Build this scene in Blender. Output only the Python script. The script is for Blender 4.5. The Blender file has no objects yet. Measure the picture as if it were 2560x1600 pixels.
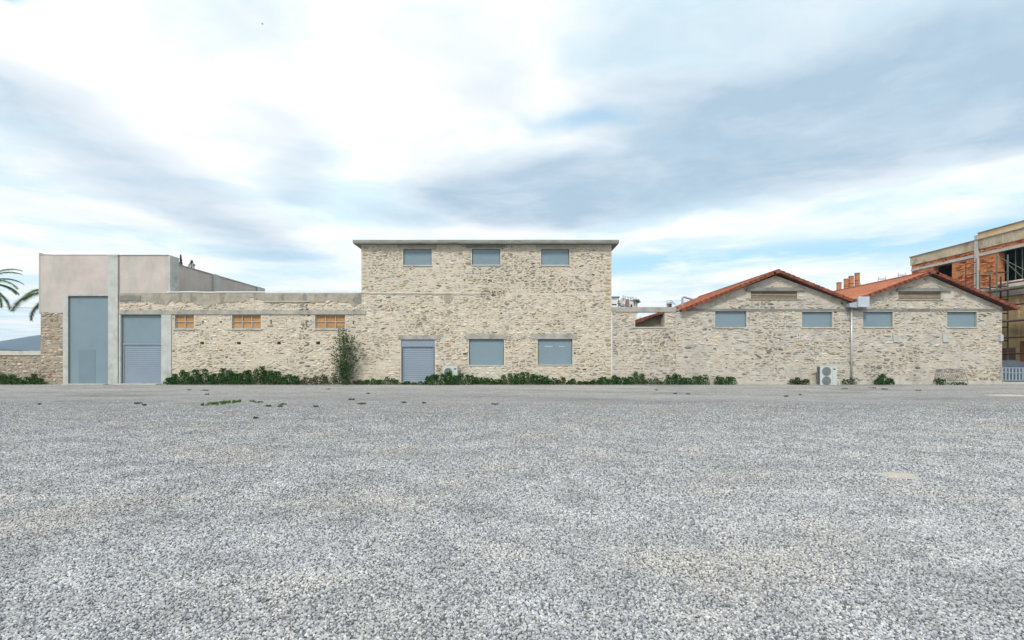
import bpy, math, random
from mathutils import Vector, Matrix, noise as mnoise
R = math.radians
rng = random.Random(7)
scene = bpy.context.scene
COL = scene.collection

# ------------------------------------------------------------------ camera
CAM_D, CAM_H, FPX, HOR = 36.0, 1.6, 1368.0, 900.0      # metres to facade, eye height, focal length (photo px), horizon row
cam_d = bpy.data.cameras.new('camera'); cam = bpy.data.objects.new('camera', cam_d); COL.objects.link(cam)
cam.location = (0, -CAM_D, CAM_H); cam.rotation_euler = (R(90), 0, 0)
cam_d.sensor_width = 36; cam_d.lens = 36 * FPX / 2560; cam_d.shift_y = (HOR - 800) / 2560
cam_d.clip_start = 0.05; cam_d.clip_end = 20000
scene.camera = cam

# ------------------------------------------------------------------ light
SUN_TO = Vector((-0.24, -0.66, 0.71)).normalized()
sun_d = bpy.data.lights.new('sun', 'SUN'); sun = bpy.data.objects.new('sun', sun_d); COL.objects.link(sun)
sun_d.energy = 1.5; sun_d.angle = R(10); sun_d.color = (1.0, 0.965, 0.91)
sun.rotation_euler = SUN_TO.to_track_quat('Z', 'Y').to_euler()
scene.view_settings.view_transform = 'Standard'; scene.view_settings.look = 'None'
scene.view_settings.gamma = 1; scene.view_settings.use_curve_mapping = False
scene.view_settings.exposure = 0.85

def P2(px, py):                       # where a sky feature lies on a flat cloud deck (direction x/z, y/z)
    z = (HOR - py)
    return ((px - 1280) / z, FPX / z)

def make_world():
    w = bpy.data.worlds.new('World'); scene.world = w; w.use_nodes = True
    nt = w.node_tree; N, L = nt.nodes, nt.links
    N.clear()
    def n(t, **k):
        o = N.new(t)
        for a, b in k.items(): setattr(o, a, b)
        return o
    def vm(op, a, b=None):
        o = n('ShaderNodeVectorMath', operation=op)
        for i, s in enumerate((a, b)):
            if s is None: continue
            if isinstance(s, tuple): o.inputs[i].default_value = s
            else: L.new(s, o.inputs[i])
        return o
    def m(op, a, b=None, clamp=False):
        o = n('ShaderNodeMath', operation=op, use_clamp=clamp)
        for i, s in enumerate((a, b)):
            if s is None: continue
            if isinstance(s, (int, float)): o.inputs[i].default_value = s
            else: L.new(s, o.inputs[i])
        return o.outputs[0]
    out = n('ShaderNodeOutputWorld'); bg = n('ShaderNodeBackground'); L.new(bg.outputs[0], out.inputs[0])
    bg.inputs[1].default_value = 0.1
    sky = n('ShaderNodeTexSky', sky_type='NISHITA', sun_disc=False)
    sky.sun_elevation = math.asin(SUN_TO.z); sky.sun_rotation = math.atan2(SUN_TO.x, SUN_TO.y)
    sky.air_density = 1.0; sky.dust_density = 1.5; sky.ozone_density = 1.0
    tc = n('ShaderNodeTexCoord'); sep = n('ShaderNodeSeparateXYZ'); L.new(tc.outputs['Generated'], sep.inputs[0])
    zc = m('MAXIMUM', sep.outputs[2], 0.03)
    cmb = n('ShaderNodeCombineXYZ'); L.new(m('DIVIDE', sep.outputs[0], zc), cmb.inputs[0]); L.new(m('DIVIDE', sep.outputs[1], zc), cmb.inputs[1])
    p0 = cmb.outputs[0]
    def noise(vec, scale, detail=4, rough=0.55, off=0.0):
        a = vm('ADD', vec, (off, off * 0.7, off * 0.3)).outputs[0]
        t = n('ShaderNodeTexNoise'); t.inputs['Scale'].default_value = scale
        t.inputs['Detail'].default_value = detail; t.inputs['Roughness'].default_value = rough
        L.new(a, t.inputs['Vector']); return t
    wn = noise(p0, 0.9, 4, 0.55, 3.1)
    wv = vm('SUBTRACT', wn.outputs['Color'], (0.5, 0.5, 0.5)).outputs[0]
    sc = vm('SCALE', wv); sc.inputs['Scale'].default_value = 0.85
    p = vm('ADD', p0, sc.outputs[0]).outputs[0]
    def capsule(a, b, w, soft):
        a3, ba = (a[0], a[1], 0.0), (b[0] - a[0], b[1] - a[1], 0.0)
        pa = vm('SUBTRACT', p, a3).outputs[0]
        l2 = max(ba[0] ** 2 + ba[1] ** 2, 1e-6)
        h = m('DIVIDE', vm('DOT_PRODUCT', pa, ba).outputs['Value'], l2, True)
        s = n('ShaderNodeVectorMath', operation='SCALE'); s.inputs[0].default_value = ba; L.new(h, s.inputs['Scale'])
        d = vm('LENGTH', vm('SUBTRACT', pa, s.outputs[0]).outputs[0]).outputs['Value']
        mr = n('ShaderNodeMapRange', interpolation_type='SMOOTHSTEP')
        mr.inputs['From Min'].default_value = w + soft; mr.inputs['From Max'].default_value = max(w - soft, 0.0)
        L.new(d, mr.inputs['Value']); return mr.outputs[0]
    def union(lst):
        acc = None
        for (a, b, w, soft, wt) in lst:
            v = m('MULTIPLY', capsule(P2(*a), P2(*b), w, soft), wt)
            acc = v if acc is None else m('MAXIMUM', acc, v)
        return acc
    grey = union([((1330, 500), (2000, 400), 0.72, 0.36, 0.95), ((1850, 340), (2800, 190), 0.74, 0.30, 1.0), ((1000, 545), (1300, 535), 0.28, 0.35, 0.55),
                  ((60, 265), (690, 640), 0.36, 0.30, 0.70), ((690, 300), (730, 500), 0.14, 0.2, 0.42),
                  ((1180, 90), (1240, 250), 0.16, 0.24, 0.42), ((640, 10), (620, 60), 0.16, 0.18, 0.42),
                  ((1700, 90), (2600, 40), 0.26, 0.32, 0.5), ((0, 480), (280, 560), 0.3, 0.4, 0.3)])
    ng = noise(p0, 0.55, 5, 0.58, 11.0).outputs['Fac']
    gr = n('ShaderNodeMapRange', interpolation_type='SMOOTHSTEP'); gr.inputs['From Min'].default_value = 0.46; gr.inputs['From Max'].default_value = 0.72
    L.new(ng, gr.inputs['Value'])
    gtex = noise(p, 1.8, 7, 0.62, 5.0).outputs['Fac']
    gmod = m('ADD', m('MULTIPLY', gtex, 1.2), 0.34)
    grey_all = m('MULTIPLY', m('MAXIMUM', grey, m('MULTIPLY', gr.outputs[0], 0.22)), gmod, True)
    blue = union([((1330, 322), (1510, 292), 0.07, 0.12, 0.75), ((1560, 665), (2250, 615), 0.75, 0.6, 1.0),
                  ((2330, 610), (2800, 500), 0.45, 0.34, 1.0), ((100, -10), (120, 5), 0.03, 0.05, 0.9),
                  ((1455, 90), (1470, 120), 0.0, 0.06, 0.5), ((620, 700), (760, 640), 0.2, 0.8, 0.35)])
    nb = noise(p0, 1.3, 6, 0.6, 21.0).outputs['Fac']
    bl = n('ShaderNodeMapRange'); bl.inputs['From Min'].default_value = 0.32; bl.inputs['From Max'].default_value = 0.5
    L.new(nb, bl.inputs['Value'])
    blue_all = m('MULTIPLY', blue, m('ADD', m('MULTIPLY', bl.outputs[0], 0.75), 0.25), True)
    def mix(f, a, b):
        o = n('ShaderNodeMix', data_type='RGBA'); L.new(f, o.inputs[0])
        for i, s in ((6, a), (7, b)):
            if isinstance(s, tuple): o.inputs[i].default_value = s
            else: L.new(s, o.inputs[i])
        return o.outputs[2]
    tint = noise(p, 0.9, 7, 0.6, 31.0).outputs['Fac']
    tm = n('ShaderNodeMapRange'); tm.inputs['From Min'].default_value = 0.36; tm.inputs['From Max'].default_value = 0.56; L.new(tint, tm.inputs['Value'])
    white = mix(tm.outputs[0], (4.35, 5.45, 5.95, 1), (6.4, 6.45, 6.45, 1))
    c1 = mix(grey_all, white, (2.62, 3.45, 4.25, 1))
    thin = mix(m('ADD', 0.0, 0.55), sky.outputs[0], (2.7, 4.75, 5.9, 1))     # veiled blue
    c2 = mix(blue_all, c1, thin)
    L.new(c2, bg.inputs[0])
make_world()

# ------------------------------------------------------------------ pixel <-> metres (design aid: real positions on real planes)
S = FPX / CAM_D
def X(px): return (px - 1280) / S
def Z(py): return CAM_H + (HOR - py) / S
def at(px, py, Y):
    d = CAM_D + Y
    return Vector(((px - 1280) * d / FPX, Y, CAM_H + (HOR - py) * d / FPX))

# ------------------------------------------------------------------ materials
MATS = {}
def material(name, col, rough=0.85, var=0.15, scale=2.0, bump=0.0, bscale=30.0, attr=False, metal=0.0, col2=None, c2scale=0.6, c2lo=0.5, c2hi=0.7, spec=0.3, stretch=None, rand=0.0):
    m = bpy.data.materials.new(name); m.use_nodes = True; MATS[name] = m
    nt = m.node_tree; N, L = nt.nodes, nt.links; N.clear()
    out = N.new('ShaderNodeOutputMaterial'); b = N.new('ShaderNodeBsdfPrincipled'); L.new(b.outputs[0], out.inputs[0])
    b.inputs['Roughness'].default_value = rough; b.inputs['Metallic'].default_value = metal
    b.inputs['Specular IOR Level'].default_value = spec
    geo = N.new('ShaderNodeNewGeometry')
    vec = geo.outputs['Position']
    if stretch:
        mp = N.new('ShaderNodeMapping'); mp.inputs['Scale'].default_value = stretch; L.new(vec, mp.inputs[0]); svec = mp.outputs[0]
    else: svec = vec
    def noise(sc, v, det=6, ro=0.6):
        t = N.new('ShaderNodeTexNoise'); t.inputs['Scale'].default_value = sc; t.inputs['Detail'].default_value = det
        t.inputs['Roughness'].default_value = ro; L.new(v, t.inputs['Vector']); return t.outputs['Fac']
    if attr:
        a = N.new('ShaderNodeAttribute'); a.attribute_name = 'Col'; base = a.outputs['Color']
    else:
        rgb = N.new('ShaderNodeRGB'); rgb.outputs[0].default_value = (*col, 1); base = rgb.outputs[0]
    if col2:
        mr = N.new('ShaderNodeMapRange'); mr.interpolation_type = 'SMOOTHSTEP'
        mr.inputs['From Min'].default_value = c2lo; mr.inputs['From Max'].default_value = c2hi; L.new(noise(c2scale, svec, 8, 0.62), mr.inputs['Value'])
        mx = N.new('ShaderNodeMix'); mx.data_type = 'RGBA'; L.new(mr.outputs[0], mx.inputs[0]); L.new(base, mx.inputs[6]); mx.inputs[7].default_value = (*col2, 1)
        base = mx.outputs[2]
    hs = N.new('ShaderNodeHueSaturation')
    mr = N.new('ShaderNodeMapRange'); mr.inputs['From Min'].default_value = 0.3; mr.inputs['From Max'].default_value = 0.7
    mr.inputs['To Min'].default_value = 1 - var; mr.inputs['To Max'].default_value = 1 + var; mr.clamp = True
    L.new(noise(scale, vec), mr.inputs['Value'])
    val = mr.outputs[0]
    if rand:
        oi = N.new('ShaderNodeObjectInfo'); r2 = N.new('ShaderNodeMapRange'); L.new(oi.outputs['Random'], r2.inputs['Value'])
        r2.inputs['To Min'].default_value = 1 - rand; r2.inputs['To Max'].default_value = 1 + rand
        mm = N.new('ShaderNodeMath'); mm.operation = 'MULTIPLY'; L.new(val, mm.inputs[0]); L.new(r2.outputs[0], mm.inputs[1]); val = mm.outputs[0]
    L.new(val, hs.inputs['Value']); L.new(base, hs.inputs['Color'])
    L.new(hs.outputs[0], b.inputs['Base Color'])
    if bump:
        bp = N.new('ShaderNodeBump'); bp.inputs['Strength'].default_value = bump; bp.inputs['Distance'].default_value = 0.03
        L.new(noise(bscale, vec, 4, 0.65), bp.inputs['Height']); L.new(bp.outputs[0], b.inputs['Normal'])
    return m

material('stone', None, 0.92, 0.20, 9, 0.5, 22, attr=True)
material('mortar', (0.53, 0.475, 0.38), 0.95, 0.16, 2.5, 1.0, 12, col2=(0.44, 0.40, 0.325), c2scale=0.8, c2lo=0.52, c2hi=0.72)
material('mortar_grey', (0.48, 0.44, 0.37), 0.95, 0.16, 2.5, 1.0, 12, col2=(0.35, 0.33, 0.30), c2scale=0.7)
material('mortar_brown', (0.33, 0.28, 0.215), 0.95, 0.25, 2.5, 0.9, 16, col2=(0.30, 0.22, 0.15), c2scale=0.9)
material('concrete', (0.43, 0.445, 0.42), 0.9, 0.14, 1.6, 0.3, 14, col2=(0.33, 0.33, 0.305), c2scale=1.0, c2lo=0.52, c2hi=0.72)
material('concrete_warm', (0.345, 0.33, 0.295), 0.92, 0.2, 1.8, 0.4, 14, col2=(0.23, 0.22, 0.19), c2scale=1.2, c2lo=0.48, c2hi=0.7)
material('brick_pocket_dark', (0.24, 0.06, 0.028), 0.92, 0.25, 5)
material('brick_pale', (0.55, 0.27, 0.11), 0.92, 0.25, 5)
material('parapet_render', (0.47, 0.41, 0.29), 0.92, 0.22, 1.2, 0.4, 12, col2=(0.27, 0.23, 0.16), c2scale=0.9, c2lo=0.5, c2hi=0.7)
material('slab_concrete', (0.235, 0.25, 0.22), 0.9, 0.25, 1.2, 0.3, 14, col2=(0.18, 0.18, 0.155), c2scale=0.9)
material('concrete_dark', (0.22, 0.215, 0.19), 0.92, 0.25, 2.2, 0.4, 14, col2=(0.10, 0.10, 0.085), c2scale=1.1)
material('cement_patch', (0.34, 0.31, 0.25), 0.93, 0.20, 2.2, 0.5, 18, col2=(0.17, 0.16, 0.13), c2scale=0.9, c2lo=0.48, c2hi=0.70, stretch=(1.6, 1, 0.55))
material('pink_plaster', (0.485, 0.425, 0.395), 0.93, 0.10, 0.9, 0.25, 10, col2=(0.42, 0.395, 0.36), c2scale=0.75, c2lo=0.42, c2hi=0.62, stretch=(1.3, 1.3, 0.4))
material('plaster_ochre', (0.64, 0.50, 0.28), 0.93, 0.2, 0.8, 0.3, 10, col2=(0.35, 0.31, 0.22), c2scale=0.6)
material('white_plaster', (0.58, 0.575, 0.55), 0.9, 0.12, 1.5, 0.2, 14, col2=(0.42, 0.42, 0.38), c2scale=1.2)
material('panel_paint', (0.18, 0.248, 0.285), 0.6, 0.05, 0.7, 0.05, 5, col2=(0.165, 0.228, 0.268), c2scale=0.6)
material('shutter_paint', (0.215, 0.265, 0.325), 0.5, 0.06, 0.7, spec=0.4)
material('shutter_dark', (0.10, 0.125, 0.16), 0.6, 0.1, 1)
material('metal_grey', (0.36, 0.40, 0.43), 0.45, 0.08, 3, metal=0.25)
material('galvanised', (0.47, 0.52, 0.56), 0.4, 0.08, 3, metal=0.3)
material('coping_white', (0.68, 0.69, 0.68), 0.7, 0.1, 2)
material('window_frame', (0.33, 0.36, 0.39), 0.6, 0.1, 3)
material('window_board', (0.42, 0.225, 0.085), 0.75, 0.16, 1.5, 0.15, 8, col2=(0.35, 0.175, 0.06), c2scale=2.0, rand=0.1)
material('wood_grey', (0.27, 0.23, 0.18), 0.9, 0.25, 4, 0.3, 20)
material('slat_wood', (0.42, 0.35, 0.26), 0.9, 0.22, 5, 0.3, 20, rand=0.18)
material('void_shade', (0.012, 0.011, 0.010), 0.95, 0.1, 1)  # near-black colour painting the shade inside openings and behind panels
material('roof_tile', (0.41, 0.155, 0.08), 0.85, 0.2, 1.4, 0.3, 25, rand=0.2, col2=(0.34, 0.12, 0.065), c2scale=0.5)
material('verge_tile', (0.20, 0.062, 0.034), 0.85, 0.25, 2.5, 0.3, 25, rand=0.22)
material('roof_deck', (0.13, 0.045, 0.028), 0.9, 0.2, 2)
material('rust_steel', (0.085, 0.042, 0.028), 0.8, 0.3, 3, metal=0.2)
material('scaffold_green', (0.10, 0.14, 0.10), 0.7, 0.2, 3)
material('ac_white', (0.47, 0.52, 0.49), 0.5, 0.05, 2)
material('ac_grille', (0.20, 0.225, 0.235), 0.6, 0.1, 4)
material('ac_dark', (0.02, 0.022, 0.025), 0.6, 0.1, 4)
material('barrier_paint', (0.27, 0.34, 0.40), 0.5, 0.08, 3)
material('old_steel', (0.20, 0.19, 0.175), 0.7, 0.2, 8, metal=0.2)
material('tarp', (0.085, 0.10, 0.125), 0.6, 0.15, 2, 0.3, 4)
material('leaf', None, 0.8, 0.25, 3, attr=True, spec=0.08)
material('bark', (0.13, 0.10, 0.075), 0.95, 0.3, 6, 0.6, 20)
material('flower', (0.75, 0.70, 0.38), 0.8, 0.1, 3)
material('cable_black', (0.03, 0.03, 0.033), 0.7, 0.1, 2)
material('hose_white', (0.66, 0.65, 0.60), 0.7, 0.1, 2)
material('plant_white', (0.58, 0.59, 0.56), 0.8, 0.12, 0.5, col2=(0.42, 0.42, 0.39), c2scale=0.4)
material('plant_dark', (0.15, 0.15, 0.145), 0.8, 0.1, 0.5)
material('plant_red', (0.24, 0.13, 0.11), 0.8, 0.1, 0.5)
material('hill_scrub', (0.045, 0.062, 0.075), 0.95, 0.25, 0.02)
material('sand', (0.45, 0.405, 0.345), 0.95, 0.15, 6, 0.4, 40)
material('feather', (0.06, 0.06, 0.06), 0.8, 0.1, 3)
material('kerb_stone', (0.46, 0.44, 0.39), 0.92, 0.15, 2.5, 0.4, 18, col2=(0.33, 0.31, 0.27), c2scale=1.0)

def brick_material():
    m = bpy.data.materials.new('old_brick'); m.use_nodes = True; MATS['old_brick'] = m
    nt = m.node_tree; N, L = nt.nodes, nt.links; b = N['Principled BSDF']; b.inputs['Roughness'].default_value = 0.92
    geo = N.new('ShaderNodeNewGeometry'); sep = N.new('ShaderNodeSeparateXYZ'); L.new(geo.outputs['Position'], sep.inputs[0])
    cm = N.new('ShaderNodeCombineXYZ')
    ad = N.new('ShaderNodeMath'); ad.operation = 'ADD'; L.new(sep.outputs[0], ad.inputs[0]); L.new(sep.outputs[1], ad.inputs[1])
    L.new(ad.outputs[0], cm.inputs[0]); L.new(sep.outputs[2], cm.inputs[1])
    br = N.new('ShaderNodeTexBrick'); L.new(cm.outputs[0], br.inputs['Vector']); br.inputs['Scale'].default_value = 1.0
    br.inputs['Brick Width'].default_value = 0.30; br.inputs['Row Height'].default_value = 0.10; br.inputs['Mortar Size'].default_value = 0.012
    br.inputs['Color1'].default_value = (0.60, 0.20, 0.055, 1); br.inputs['Color2'].default_value = (0.42, 0.095, 0.03, 1); br.inputs['Mortar'].default_value = (0.40, 0.30, 0.19, 1)
    t = N.new('ShaderNodeTexNoise'); t.inputs['Scale'].default_value = 0.9; t.inputs['Detail'].default_value = 8; L.new(geo.outputs['Position'], t.inputs['Vector'])
    mr = N.new('ShaderNodeMapRange'); mr.inputs['From Min'].default_value = 0.5; mr.inputs['From Max'].default_value = 0.72; L.new(t.outputs['Fac'], mr.inputs['Value'])
    mx = N.new('ShaderNodeMix'); mx.data_type = 'RGBA'; L.new(mr.outputs[0], mx.inputs[0]); L.new(br.outputs['Color'], mx.inputs[6]); mx.inputs[7].default_value = (0.46, 0.25, 0.10, 1)
    L.new(mx.outputs[2], b.inputs['Base Color'])
    bp = N.new('ShaderNodeBump'); bp.inputs['Strength'].default_value = 0.8; bp.inputs['Distance'].default_value = 0.03; bp.invert = True
    L.new(br.outputs['Fac'], bp.inputs['Height']); L.new(bp.outputs[0], b.inputs['Normal'])
brick_material()

def ground_material():
    m = bpy.data.materials.new('gravel_ground'); m.use_nodes = True; MATS['gravel_ground'] = m
    nt = m.node_tree; N, L = nt.nodes, nt.links; b = N['Principled BSDF']; b.inputs['Roughness'].default_value = 0.95
    b.inputs['Specular IOR Level'].default_value = 0.15
    geo = N.new('ShaderNodeNewGeometry'); pos = geo.outputs['Position']
    def noise(sc, det=6, ro=0.6, st=None):
        v = pos
        if st:
            mp = N.new('ShaderNodeMapping'); mp.inputs['Scale'].default_value = st; L.new(pos, mp.inputs[0]); v = mp.outputs[0]
        t = N.new('ShaderNodeTexNoise'); t.inputs['Scale'].default_value = sc; t.inputs['Detail'].default_value = det; t.inputs['Roughness'].default_value = ro
        L.new(v, t.inputs['Vector']); return t.outputs['Fac']
    def rng_(v, a, c, lo=0.0, hi=1.0, sm=True):
        r = N.new('ShaderNodeMapRange'); r.inputs['From Min'].default_value = a; r.inputs['From Max'].default_value = c
        r.inputs['To Min'].default_value = lo; r.inputs['To Max'].default_value = hi
        if sm: r.interpolation_type = 'SMOOTHSTEP'
        L.new(v, r.inputs['Value']); return r.outputs[0]
    def mix(f, a, c, mode='MIX'):
        o = N.new('ShaderNodeMix'); o.data_type = 'RGBA'; o.blend_type = mode
        if isinstance(f, float): o.inputs[0].default_value = f
        else: L.new(f, o.inputs[0])
        for i, s in ((6, a), (7, c)):
            if isinstance(s, tuple): o.inputs[i].default_value = (*s, 1)
            else: L.new(s, o.inputs[i])
        return o.outputs[2]
    vo = N.new('ShaderNodeTexVoronoi'); vo.inputs['Scale'].default_value = 46; L.new(pos, vo.inputs['Vector'])
    vd = N.new('ShaderNodeTexVoronoi'); vd.feature = 'DISTANCE_TO_EDGE'; vd.inputs['Scale'].default_value = 46; L.new(pos, vd.inputs['Vector'])
    sp = N.new('ShaderNodeSeparateColor'); L.new(vo.outputs['Color'], sp.inputs[0])
    cr = N.new('ShaderNodeValToRGB'); L.new(sp.outputs[0], cr.inputs[0]); e = cr.color_ramp.elements
    e[0].position = 0.0; e[0].color = (0.17, 0.175, 0.19, 1); e[1].position = 1.0; e[1].color = (0.66, 0.65, 0.62, 1)
    k = e.new(0.35); k.color = (0.36, 0.365, 0.38, 1); k = e.new(0.75); k.color = (0.52, 0.515, 0.50, 1)
    gap = rng_(vd.outputs['Distance'], 0.0, 0.16)
    peb = mix(gap, (0.055, 0.055, 0.058), cr.outputs[0])
    # fine dusty ground nearer the buildings, with a ragged border
    sep = N.new('ShaderNodeSeparateXYZ'); L.new(pos, sep.inputs[0])
    ad = N.new('ShaderNodeMath'); ad.operation = 'MULTIPLY_ADD'; L.new(noise(0.22, 8, 0.65, (0.45, 1, 1)), ad.inputs[0]); ad.inputs[1].default_value = 20.0; L.new(sep.outputs[1], ad.inputs[2])
    dust = rng_(ad.outputs[0], -15.0, 7.0)
    dcol = mix(rng_(noise(0.5, 8, 0.65, (0.35, 1, 1)), 0.42, 0.62), (0.475, 0.46, 0.44), (0.385, 0.375, 0.37))
    dcol = mix(rng_(noise(7, 6, 0.7), 0.42, 0.60, 0.0, 0.4), dcol, (0.27, 0.26, 0.25))
    v3 = N.new('ShaderNodeTexVoronoi'); v3.inputs['Scale'].default_value = 16; L.new(pos, v3.inputs['Vector'])
    s3 = N.new('ShaderNodeSeparateColor'); L.new(v3.outputs['Color'], s3.inputs[0])
    sp3 = rng_(s3.outputs[0], 0.0, 1.0, 0.62, 1.32, False); cc3 = N.new('ShaderNodeCombineColor'); [L.new(sp3, cc3.inputs[i]) for i in range(3)]
    dcol = mix(1.0, dcol, cc3.outputs[0], 'MULTIPLY')
    dcol = mix(rng_(noise(0.16, 5, 0.6, (0.25, 1, 1)), 0.50, 0.62, 0.0, 0.5), dcol, (0.56, 0.53, 0.49))
    dcol = mix(rng_(noise(1.5, 9, 0.75, (0.16, 1, 1)), 0.44, 0.64, 0.0, 0.55), dcol, (0.255, 0.245, 0.24))
    col = mix(dust, peb, dcol)
    warm = rng_(noise(0.55, 7, 0.62), 0.52, 0.70, 0.0, 0.5)
    col = mix(warm, col, mix(1.0, col, (1.05, 0.93, 0.78), 'MULTIPLY'))
    dark = rng_(noise(0.28, 6, 0.6, (0.5, 1, 1)), 0.5, 0.66, 1.0, 0.80)
    dk = N.new('ShaderNodeCombineColor'); [L.new(dark, dk.inputs[i]) for i in range(3)]
    col = mix(1.0, col, dk.outputs[0], 'MULTIPLY')
    clump = rng_(noise(2.2, 10, 0.78, (0.55, 1, 1)), 0.34, 0.66, 0.82, 1.18, False); cl = N.new('ShaderNodeCombineColor'); [L.new(clump, cl.inputs[i]) for i in range(3)]
    col = mix(1.0, col, cl.outputs[0], 'MULTIPLY')
    L.new(col, b.inputs['Base Color'])
    bp = N.new('ShaderNodeBump'); bp.inputs['Strength'].default_value = 0.9; bp.inputs['Distance'].default_value = 0.012
    L.new(rng_(vd.outputs['Distance'], 0.0, 0.3), bp.inputs['Height']); L.new(bp.outputs[0], b.inputs['Normal'])
ground_material()

def pebble_material():
    m = bpy.data.materials.new('pebble'); m.use_nodes = True; MATS['pebble'] = m
    nt = m.node_tree; N, L = nt.nodes, nt.links; b = N['Principled BSDF']; b.inputs['Roughness'].default_value = 0.8
    b.inputs['Specular IOR Level'].default_value = 0.25
    oi = N.new('ShaderNodeObjectInfo')
    cr = N.new('ShaderNodeValToRGB'); L.new(oi.outputs['Random'], cr.inputs[0]); e = cr.color_ramp.elements
    e[0].position = 0.0; e[0].color = (0.13, 0.14, 0.155, 1); e[1].position = 1.0; e[1].color = (0.68, 0.68, 0.665, 1)
    for p, c in ((0.12, (0.22, 0.235, 0.26)), (0.32, (0.32, 0.335, 0.36)), (0.46, (0.42, 0.39, 0.345)), (0.52, (0.40, 0.41, 0.43)), (0.75, (0.47, 0.48, 0.49)), (0.92, (0.55, 0.555, 0.55))):
        k = e.new(p); k.color = (*c, 1)
    geo = N.new('ShaderNodeNewGeometry')
    t = N.new('ShaderNodeTexNoise'); t.inputs['Scale'].default_value = 0.55; t.inputs['Detail'].default_value = 6; L.new(geo.outputs['Position'], t.inputs['Vector'])
    mr = N.new('ShaderNodeMapRange'); mr.inputs['From Min'].default_value = 0.50; mr.inputs['From Max'].default_value = 0.68; mr.inputs['To Max'].default_value = 0.6; L.new(t.outputs['Fac'], mr.inputs['Value'])
    mx = N.new('ShaderNodeMix'); mx.data_type = 'RGBA'; mx.blend_type = 'MULTIPLY'; L.new(mr.outputs[0], mx.inputs[0]); L.new(cr.outputs[0], mx.inputs[6]); mx.inputs[7].default_value = (1.0, 0.92, 0.80, 1)
    t2 = N.new('ShaderNodeTexNoise'); t2.inputs['Scale'].default_value = 1.1; t2.inputs['Detail'].default_value = 8; t2.inputs['Roughness'].default_value = 0.7; L.new(geo.outputs['Position'], t2.inputs['Vector'])
    r2 = N.new('ShaderNodeMapRange'); r2.inputs['From Min'].default_value = 0.36; r2.inputs['From Max'].default_value = 0.64; r2.inputs['To Min'].default_value = 0.70; r2.inputs['To Max'].default_value = 1.10; L.new(t2.outputs['Fac'], r2.inputs['Value'])
    hs = N.new('ShaderNodeHueSaturation'); L.new(r2.outputs[0], hs.inputs['Value']); L.new(mx.outputs[2], hs.inputs['Color']); L.new(hs.outputs[0], b.inputs['Base Color'])
pebble_material()

# ------------------------------------------------------------------ mesh helpers
class MB:
    def __init__(s): s.v, s.f, s.c = [], [], []
    def add(s, vs, fs, col=None):
        o = len(s.v); s.v += [tuple(p) for p in vs]
        for f in fs: s.f.append([o + i for i in f]); s.c.append(col)
    def quad(s, a, b, c, d, col=None): s.add((a, b, c, d), ((0, 1, 2, 3),), col)
    def box(s, x0, x1, y0, y1, z0, z1, col=None):
        v = [(x0, y0, z0), (x1, y0, z0), (x1, y1, z0), (x0, y1, z0), (x0, y0, z1), (x1, y0, z1), (x1, y1, z1), (x0, y1, z1)]
        s.add(v, ((0, 3, 2, 1), (4, 5, 6, 7), (0, 1, 5, 4), (1, 2, 6, 5), (2, 3, 7, 6), (3, 0, 4, 7)), col)
    def prism(s, poly, y0, y1, col=None):           # polygon in xz (counter-clockwise seen from -y), extruded in y
        n = len(poly)
        v = [(x, y0, z) for x, z in poly] + [(x, y1, z) for x, z in poly]
        f = [tuple(range(n)), tuple(range(2 * n - 1, n - 1, -1))] + [((i + 1) % n, i, n + i, n + (i + 1) % n) for i in range(n)]
        s.add(v, f, col)
    def tube(s, p0, p1, r, n=8, col=None, r1=None, cap=True):
        p0, p1 = Vector(p0), Vector(p1); d = (p1 - p0).normalized()
        a = d.orthogonal().normalized(); b = d.cross(a); r1 = r if r1 is None else r1
        v = []
        for p, rr in ((p0, r), (p1, r1)):
            for i in range(n):
                t = 2 * math.pi * i / n; v.append(p + (a * math.cos(t) + b * math.sin(t)) * rr)
        f = [(i, (i + 1) % n, n + (i + 1) % n, n + i) for i in range(n)]
        if cap: f += [tuple(range(n - 1, -1, -1)), tuple(range(n, 2 * n))]
        s.add(v, f, col)
    def path(s, pts, r, n=6):
        for a, b in zip(pts, pts[1:]): s.tube(a, b, r, n)
    def build(s, name, mat, parent=None, smooth=False, kind=None):
        me = bpy.data.meshes.new(name); me.from_pydata(s.v, [], s.f)
        if any(c is not None for c in s.c):
            at_ = me.color_attributes.new('Col', 'FLOAT_COLOR', 'CORNER'); buf = []
            for f, c in zip(s.f, s.c):
                c = c or (0.4, 0.4, 0.4)
                buf += [c[0], c[1], c[2], 1.0] * len(f)
            at_.data.foreach_set('color', buf)
        if smooth: me.polygons.foreach_set('use_smooth', [True] * len(me.polygons))
        me.materials.append(MATS[mat]); me.update()
        return link(name, me, parent, kind)
def link(name, data, parent=None, kind=None, M=None):
    o = bpy.data.objects.new(name, data); COL.objects.link(o)
    if parent is not None:
        o.parent = parent
        if parent.type == 'EMPTY' and M is None and not parent.get('_local'): o.matrix_parent_inverse = Matrix.Translation(parent.location).inverted()
    if M is not None: o.matrix_basis = M
    if kind: o['kind'] = kind
    return o
def tag(o, label, cat, group=None):
    o['label'] = label; o['category'] = cat
    if group: o['group'] = group
    return o
def thing(name, label, cat, loc, group=None):
    o = bpy.data.objects.new(name, None); COL.objects.link(o); o.location = loc; o.empty_display_size = 0.2
    return tag(o, label, cat, group)
def part(name, mat, parent, x0, x1, y0, y1, z0, z1):
    m = MB(); m.box(x0, x1, y0, y1, z0, z1); return m.build(name, mat, parent)

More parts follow.
